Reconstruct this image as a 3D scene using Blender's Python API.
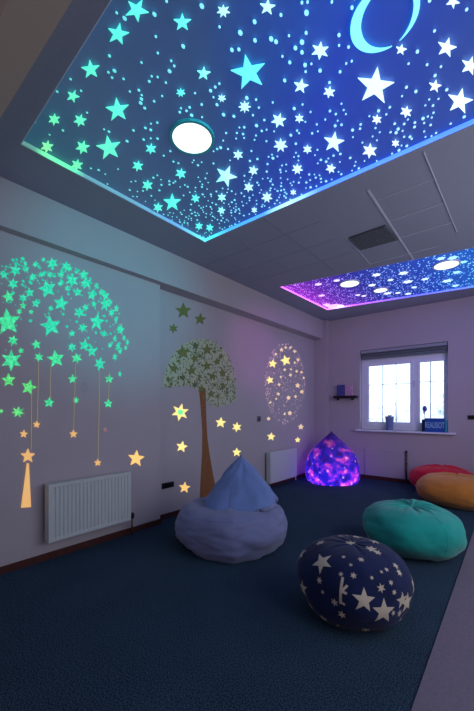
import bpy, bmesh, math, random
from mathutils import Vector, Matrix, noise
from mathutils.geometry import tessellate_polygon
from mathutils.bvhtree import BVHTree
PI = math.pi
random.seed(11)
for _o in list(bpy.data.objects): bpy.data.objects.remove(_o)
SC = bpy.context.scene
COL = SC.collection

# ------------------------------------------------------------------ camera
cam_data = bpy.data.cameras.new('camera')
cam = bpy.data.objects.new('camera', cam_data); COL.objects.link(cam)
cam.location = (0, 0, 1.15)
cam.rotation_euler = (PI/2, 0, math.radians(39.669))
cam_data.sensor_fit = 'HORIZONTAL'
cam_data.sensor_width = 36
cam_data.lens = 36*343.625/474
cam_data.shift_y = (409.42-355.5)/474
cam_data.clip_start = .02
SC.camera = cam

# ------------------------------------------------------------------ world, lights, exposure
world = bpy.data.worlds.new('overcast_sky'); SC.world = world
world.use_nodes = True
_bg = world.node_tree.nodes['Background']
_bg.inputs[0].default_value = (.80, .92, 1.0, 1); _bg.inputs[1].default_value = 2.8
SC.view_settings.view_transform = 'Standard'
SC.view_settings.look = 'None'
SC.view_settings.exposure = 0
SC.view_settings.gamma = 1
SC.view_settings.use_curve_mapping = False
SC.cycles.use_denoising = True
SC.cycles.max_bounces = 8
SC.cycles.diffuse_bounces = 5
SC.cycles.sample_clamp_indirect = 3

def area(name, loc, rot, sx, sy, color, power):
    l = bpy.data.lights.new(name, 'AREA'); l.shape = 'RECTANGLE'; l.size = sx; l.size_y = sy
    l.color = color; l.energy = power
    o = bpy.data.objects.new(name, l); COL.objects.link(o); o.location = loc; o.rotation_euler = rot
    return o
# unseen fill light added behind the camera to lift the room
area('rear_fill', (-.9, -1.45, 1.5), (-PI/2, PI, 0), 1.6, 2.0, (1.0, .90, .88), 20.0)
# second unseen fill, added at the right to brighten walls and bags
area('right_fill', (1.05, 2.6, 1.5), (0, PI/2, 0), 1.8, 3.4, (.90, .90, 1.0), 38.0)

def spot(name, loc, target, color, power, deg, blend=1.0, size=.15):
    l = bpy.data.lights.new(name, 'SPOT'); l.color = color; l.energy = power; l.spot_size = math.radians(deg); l.spot_blend = blend; l.shadow_soft_size = size
    o = bpy.data.objects.new(name, l); COL.objects.link(o); o.location = loc
    o.rotation_euler = (Vector(target)-Vector(loc)).to_track_quat('-Z', 'Y').to_euler()
    return o
# unseen coloured spots added on the right to tint the walls
spot('teal_wash_fill', (.95, 1.0, 2.55), (-2.8, 1.72, 2.3), (.05, .75, .85), 190, 36)
spot('magenta_wash_fill', (.6, 3.2, 2.4), (-2.89, 3.85, 1.95), (.85, .12, .75), 80, 24)
spot('violet_wash_fill', (.8, 3.4, 2.2), (-1.9, 5.78, 1.5), (.6, .25, .9), 60, 80)

# ------------------------------------------------------------------ helpers
def lin(c):
    return tuple((v/255/12.92 if v/255 <= .04045 else ((v/255+.055)/1.055)**2.4) for v in c)
def mat(name, rgb, rough=.7, emit=None, es=1.0, bump=0, bscale=40, vary=0, vscale=12, metal=0, spec=.3, sample=True, sheen=0):
    m = bpy.data.materials.new(name); m.use_nodes = True
    nt = m.node_tree; b = nt.nodes['Principled BSDF']
    c = lin(rgb)
    b.inputs['Base Color'].default_value = (*c, 1)
    b.inputs['Roughness'].default_value = rough
    b.inputs['Metallic'].default_value = metal
    b.inputs['Specular IOR Level'].default_value = spec
    if sheen: b.inputs['Sheen Weight'].default_value = sheen
    tc = nt.nodes.new('ShaderNodeTexCoord')
    if vary:
        n = nt.nodes.new('ShaderNodeTexNoise'); n.inputs['Scale'].default_value = vscale; n.inputs['Detail'].default_value = 6
        nt.links.new(tc.outputs['Object'], n.inputs['Vector'])
        r = nt.nodes.new('ShaderNodeValToRGB')
        r.color_ramp.elements[0].position = .3; r.color_ramp.elements[1].position = .7
        r.color_ramp.elements[0].color = (*[v*(1-vary) for v in c], 1)
        r.color_ramp.elements[1].color = (*[min(1, v*(1+vary)) for v in c], 1)
        nt.links.new(n.outputs['Fac'], r.inputs['Fac']); nt.links.new(r.outputs['Color'], b.inputs['Base Color'])
    if bump:
        n2 = nt.nodes.new('ShaderNodeTexNoise'); n2.inputs['Scale'].default_value = bscale; n2.inputs['Detail'].default_value = 4
        nt.links.new(tc.outputs['Object'], n2.inputs['Vector'])
        bp = nt.nodes.new('ShaderNodeBump'); bp.inputs['Strength'].default_value = bump; bp.inputs['Distance'].default_value = .01
        nt.links.new(n2.outputs['Fac'], bp.inputs['Height']); nt.links.new(bp.outputs['Normal'], b.inputs['Normal'])
    if emit:
        b.inputs['Emission Color'].default_value = (*lin(emit), 1); b.inputs['Emission Strength'].default_value = es
        if not sample: m.cycles.emission_sampling = 'NONE'
    return m
def axis_emission(m, axis, lo, hi, stops, es=1.0):
    """emission colour that changes along one direction of the room, as an RGB strip or printed film does"""
    nt = m.node_tree; b = nt.nodes['Principled BSDF']
    g = nt.nodes.new('ShaderNodeNewGeometry'); s = nt.nodes.new('ShaderNodeSeparateXYZ'); nt.links.new(g.outputs['Position'], s.inputs[0])
    mr = nt.nodes.new('ShaderNodeMapRange'); mr.inputs['From Min'].default_value = lo; mr.inputs['From Max'].default_value = hi
    if isinstance(axis, tuple):      # along a slanting direction of the room
        dt = nt.nodes.new('ShaderNodeVectorMath'); dt.operation = 'DOT_PRODUCT'; dt.inputs[1].default_value = axis
        nt.links.new(g.outputs['Position'], dt.inputs[0]); nt.links.new(dt.outputs['Value'], mr.inputs['Value'])
    else: nt.links.new(s.outputs[axis], mr.inputs['Value'])
    r = nt.nodes.new('ShaderNodeValToRGB'); e = r.color_ramp.elements
    while len(e) < len(stops): e.new(.5)
    for k, (p, c) in enumerate(stops): e[k].position = p; e[k].color = (*lin(c), 1)
    nt.links.new(mr.outputs[0], r.inputs[0]); nt.links.new(r.outputs[0], b.inputs['Emission Color'])
    b.inputs['Emission Strength'].default_value = es
    return r
def tag(o, label=None, cat=None, group=None, kind=None):
    if label: o['label'] = label
    if cat: o['category'] = cat
    if group: o['group'] = group
    if kind: o['kind'] = kind
    return o
def empty(name, loc, label, cat, group=None):
    o = bpy.data.objects.new(name, None); COL.objects.link(o); o.location = loc
    return tag(o, label, cat, group)
def obj(name, bm, m, parent=None, smooth=False, recalc=True):
    if recalc: bmesh.ops.recalc_face_normals(bm, faces=bm.faces)
    if smooth:
        for f in bm.faces: f.smooth = True
    me = bpy.data.meshes.new(name); bm.to_mesh(me); bm.free()
    for x in (m if isinstance(m, (list, tuple)) else [m]): me.materials.append(x)
    o = bpy.data.objects.new(name, me); COL.objects.link(o)
    if parent:
        o.parent = parent
        o.matrix_parent_inverse = Matrix.Translation(-Vector(parent.location))   # meshes are built in room coordinates
    return o
def bx(bm, x0, x1, y0, y1, z0, z1, bev=0):
    vs = [bm.verts.new((x, y, z)) for z in (z0, z1) for y in (y0, y1) for x in (x0, x1)]
    fs = [bm.faces.new([vs[i] for i in q]) for q in ((0,2,3,1),(4,5,7,6),(0,1,5,4),(2,6,7,3),(0,4,6,2),(1,3,7,5))]
    if bev:
        es = list({e for f in fs for e in f.edges})
        bmesh.ops.bevel(bm, geom=es, offset=bev, segments=2, affect='EDGES', profile=.6)
    return vs
def box(*a, **k):
    bm = bmesh.new(); bx(bm, *a, **k); return bm
def struct(name, bm, m): return tag(obj(name, bm, m), kind='structure')
def prism(bm, pts, fn, t0, t1, mi=0):
    """polygon given in a plane, thickened; fn(u, v, t) -> point"""
    a = [bm.verts.new(fn(u, v, t0)) for u, v in pts]; b = [bm.verts.new(fn(u, v, t1)) for u, v in pts]
    tri = tessellate_polygon([[Vector((u, v, 0)) for u, v in pts]])
    n = len(pts)
    for t in tri:
        for L, rev in ((a, 0), (b, 1)):
            try:
                f = bm.faces.new([L[i] for i in (t[::-1] if rev else t)]); f.material_index = mi
            except ValueError: pass
    for i in range(n):
        f = bm.faces.new((a[i], a[(i+1) % n], b[(i+1) % n], b[i])); f.material_index = mi
def tube(bm, pts, r, seg=10, cap=True):
    rings = []
    for i, p in enumerate(pts):
        p = Vector(p); d = (Vector(pts[min(i+1, len(pts)-1)])-Vector(pts[max(i-1, 0)])).normalized()
        a = d.orthogonal().normalized(); b = d.cross(a)
        rr = r[i] if isinstance(r, (list, tuple)) else r
        rings.append([bm.verts.new(p+(a*math.cos(2*PI*k/seg)+b*math.sin(2*PI*k/seg))*rr) for k in range(seg)])
    for A, B in zip(rings, rings[1:]):
        for k in range(seg): bm.faces.new((A[k], A[(k+1) % seg], B[(k+1) % seg], B[k]))
    if cap: bm.faces.new(rings[0][::-1]); bm.faces.new(rings[-1])
def disc(bm, cx, cy, z0, z1, r, seg=32, r1=None):
    r1 = r if r1 is None else r1
    a = [bm.verts.new((cx+r*math.cos(2*PI*k/seg), cy+r*math.sin(2*PI*k/seg), z0)) for k in range(seg)]
    b = [bm.verts.new((cx+r1*math.cos(2*PI*k/seg), cy+r1*math.sin(2*PI*k/seg), z1)) for k in range(seg)]
    for k in range(seg): bm.faces.new((a[k], a[(k+1) % seg], b[(k+1) % seg], b[k]))
    bm.faces.new(a[::-1]); bm.faces.new(b)
def ring(bm, cx, cy, z0, z1, ri, ro, seg=40):
    P = [[bm.verts.new((cx+r*math.cos(2*PI*k/seg), cy+r*math.sin(2*PI*k/seg), z)) for k in range(seg)] for r, z in ((ri, z0), (ro, z0), (ro, z1), (ri, z1))]
    for j in range(4):
        A, B = P[j], P[(j+1) % 4]
        for k in range(seg): bm.faces.new((A[k], A[(k+1) % seg], B[(k+1) % seg], B[k]))

# ------------------------------------------------------------------ sizes of the room
XN, XF, YB, H = -2.801, -2.892, 5.786, 2.730      # near and far part of the left wall, back wall, ceiling height
XR, YR = 1.15, -1.6                                # right wall and the wall behind
near_p = lambda u, v, t: (XN+t, u, v)              # decals on the near part of the left wall
far_p = lambda u, v, t: (XF+t, u, v)

# ------------------------------------------------------------------ materials
M = {}
M['wall'] = mat('matt_wall_paint', (178, 171, 180), .85, bump=.08, bscale=180, vary=.02, vscale=3)
M['ceiling'] = mat('ceiling_board', (152, 156, 176), .9, bump=.1, bscale=220, vary=.03, vscale=60)
M['beam'] = mat('beige_beam_paint', (186, 172, 158), .85, bump=.05)
M['grid'] = mat('ceiling_grid_metal', (196, 200, 216), .5)
M['seam'] = mat('tile_seam', (138, 142, 162), .7)
M['skirting'] = mat('dark_red_skirting', (74, 38, 34), .6, vary=.15, vscale=20)
M['white'] = mat('white_gloss', (214, 220, 232), .35)
M['pvc'] = mat('white_window_plastic', (226, 234, 250), .35)
M['radiator'] = mat('radiator_enamel', (196, 204, 206), .45)
M['dark'] = mat('dark_plastic', (22, 22, 28), .5)
M['copper'] = mat('aged_copper', (120, 86, 52), .4, metal=.7)
# carpet
m = mat('blue_loop_carpet', (30, 62, 92), .95, bump=.9, bscale=260, spec=.1)
nt = m.node_tree; b = nt.nodes['Principled BSDF']; tc = nt.nodes.new('ShaderNodeTexCoord')
n1 = nt.nodes.new('ShaderNodeTexNoise'); n1.inputs['Scale'].default_value = 150; n1.inputs['Detail'].default_value = 5; n1.inputs['Roughness'].default_value = .75
n2 = nt.nodes.new('ShaderNodeTexNoise'); n2.inputs['Scale'].default_value = 4; n2.inputs['Detail'].default_value = 3
mx = nt.nodes.new('ShaderNodeMix'); mx.data_type = 'FLOAT'; mx.inputs[0].default_value = .05
rp = nt.nodes.new('ShaderNodeValToRGB'); e = rp.color_ramp.elements
e[0].position = .42; e[0].color = (*lin((20, 36, 56)), 1); e[1].position = .60; e[1].color = (*lin((74, 100, 122)), 1)
nt.links.new(tc.outputs['Object'], n1.inputs['Vector']); nt.links.new(tc.outputs['Object'], n2.inputs['Vector'])
nt.links.new(n1.outputs['Fac'], mx.inputs[2]); nt.links.new(n2.outputs['Fac'], mx.inputs[3])
nt.links.new(mx.outputs[0], rp.inputs[0]); nt.links.new(rp.outputs[0], b.inputs['Base Color'])
M['carpet'] = m
M['vinyl'] = mat('purple_grey_vinyl', (118, 108, 124), .6, bump=.3, bscale=200, vary=.12, vscale=90)

# ------------------------------------------------------------------ the room shell
struct('floor', box(XF-.2, XR+.2, YR-.2, YB+.3, -.1, 0), M['carpet'])
bm = bmesh.new(); prism(bm, [(-.312, .2), (XR, .2), (XR, 4.12), (-.352, 4.12)], lambda u, v, t: (u, v, t), 0, .006)
struct('trim_1', bm, M['vinyl'])
struct('wall_left', box(XF-.2, XN, YR-.2, 2.165, 0, H+.1), M['wall'])
struct('wall_left.001', box(XF-.2, XF, 2.165, YB+.25, 0, H+.1), M['wall'])
WX0, WX1, WZ0, WZ1 = -2.105, -.825, .815, 2.14
bm = bmesh.new()
def holed(bm, outer, holes, fn, t0, t1):
    loops = [outer]+holes; flat = [p for l in loops for p in l]
    tri = tessellate_polygon([[Vector((*p, 0)) for p in l] for l in loops])
    a = [bm.verts.new(fn(*p, t0)) for p in flat]; b = [bm.verts.new(fn(*p, t1)) for p in flat]
    for t in tri: bm.faces.new([a[i] for i in t]); bm.faces.new([b[i] for i in t[::-1]])
    k = 0
    for l in loops:
        n = len(l)
        for i in range(n): bm.faces.new((a[k+i], a[k+(i+1) % n], b[k+(i+1) % n], b[k+i]))
        k += n
holed(bm, [(XF, 0), (XR, 0), (XR, H+.1), (XF, H+.1)], [[(WX0, WZ0), (WX0, WZ1), (WX1, WZ1), (WX1, WZ0)]], lambda u, v, t: (u, YB+t, v), 0, .24)
struct('wall_back', bm, M['wall'])
struct('wall_right', box(XR, XR+.1, YR, YB, 0, H+.1), M['wall'])
struct('wall_front', box(XF, XR, YR-.1, YR, 0, H+.1), M['wall'])
# ceiling with the two star panel recesses and the vent opening
P1 = [(-2.302, .752), (XR-.25, .625), (XR-.25, 2.305), (-2.305, 2.305)]
P2 = [(-2.405, 3.765), (XR-.25, 4.24), (XR-.25, 5.58), (-2.385, 5.125)]
VENT = [(-1.225, 3.085), (-.90, 3.07), (-.885, 3.40), (-1.225, 3.385)]
bm = bmesh.new()
holed(bm, [(XF, YR), (XR, YR), (XR, YB), (XF, YB)], [P1, P2], lambda u, v, t: (u, v, H+t), 0, .075)
struct('ceiling', bm, M['ceiling'])
struct('ceiling.001', box(XF, XR, YR, YB, H+.075, H+.12), M['ceiling'])
# boxed-in service duct along the top of the left wall
struct('trim_2', box(XF, -2.724, .57, YB, 2.401, H), M['wall'])
# narrow beige downstand beam across the near end
struct('trim_3', box(XF, XR, .42, .565, 2.60, H), M['beam'])
# boxed-in corner pipe
struct('trim_4', box(XF, -2.655, 5.68, YB, 0, H), M['wall'])
struct('baseboard_left', box(XN, XN+.012, YR, 2.177, 0, .052), M['skirting'])
struct('baseboard_left.001', box(XF, XF+.012, 2.178, 5.68, 0, .052), M['skirting'])
struct('baseboard_back', box(-2.655, XR, YB-.012, YB, 0, .06), M['skirting'])
# suspended ceiling grid
bm = bmesh.new()
for x0, y0, x1, y1, w in ((-.852, 2.50, -.880, 3.96, .007), (-.463, 2.35, -.445, 3.60, .0028), (-1.241, 3.05, -1.268, 3.80, .0025)):
    prism(bm, [(x0-w, y0), (x0+w, y0), (x1+w, y1), (x1-w, y1)], lambda u, v, t: (u, v, H-t), 0, .006)
for y, x0, x1 in ((2.672, -.84, -.46), (3.036, -.86, -.455), (3.393, -.875, -.45), (3.80, -1.268, -.60)):
    prism(bm, [(x0, y-.002), (x1, y-.002), (x1, y+.002), (x0, y+.002)], lambda u, v, t: (u, v, H-t), 0, .004)
struct('trim_5', bm, M['grid'])
bm = bmesh.new()
for k, x in enumerate((-2.42, -2.03, -1.64)):
    prism(bm, [(x-.003, 2.33), (x+.003, 2.33), (x+.003, 3.76), (x-.003, 3.76)], lambda u, v, t: (u, v, H-t), 0, .003)
for y in (2.672, 3.036, 3.393):
    prism(bm, [(-2.70, y-.002), (-1.3, y-.002), (-1.3, y+.002), (-2.70, y+.002)], lambda u, v, t: (u, v, H-t), 0, .002)
struct('trim_6', bm, M['seam'])

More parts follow.
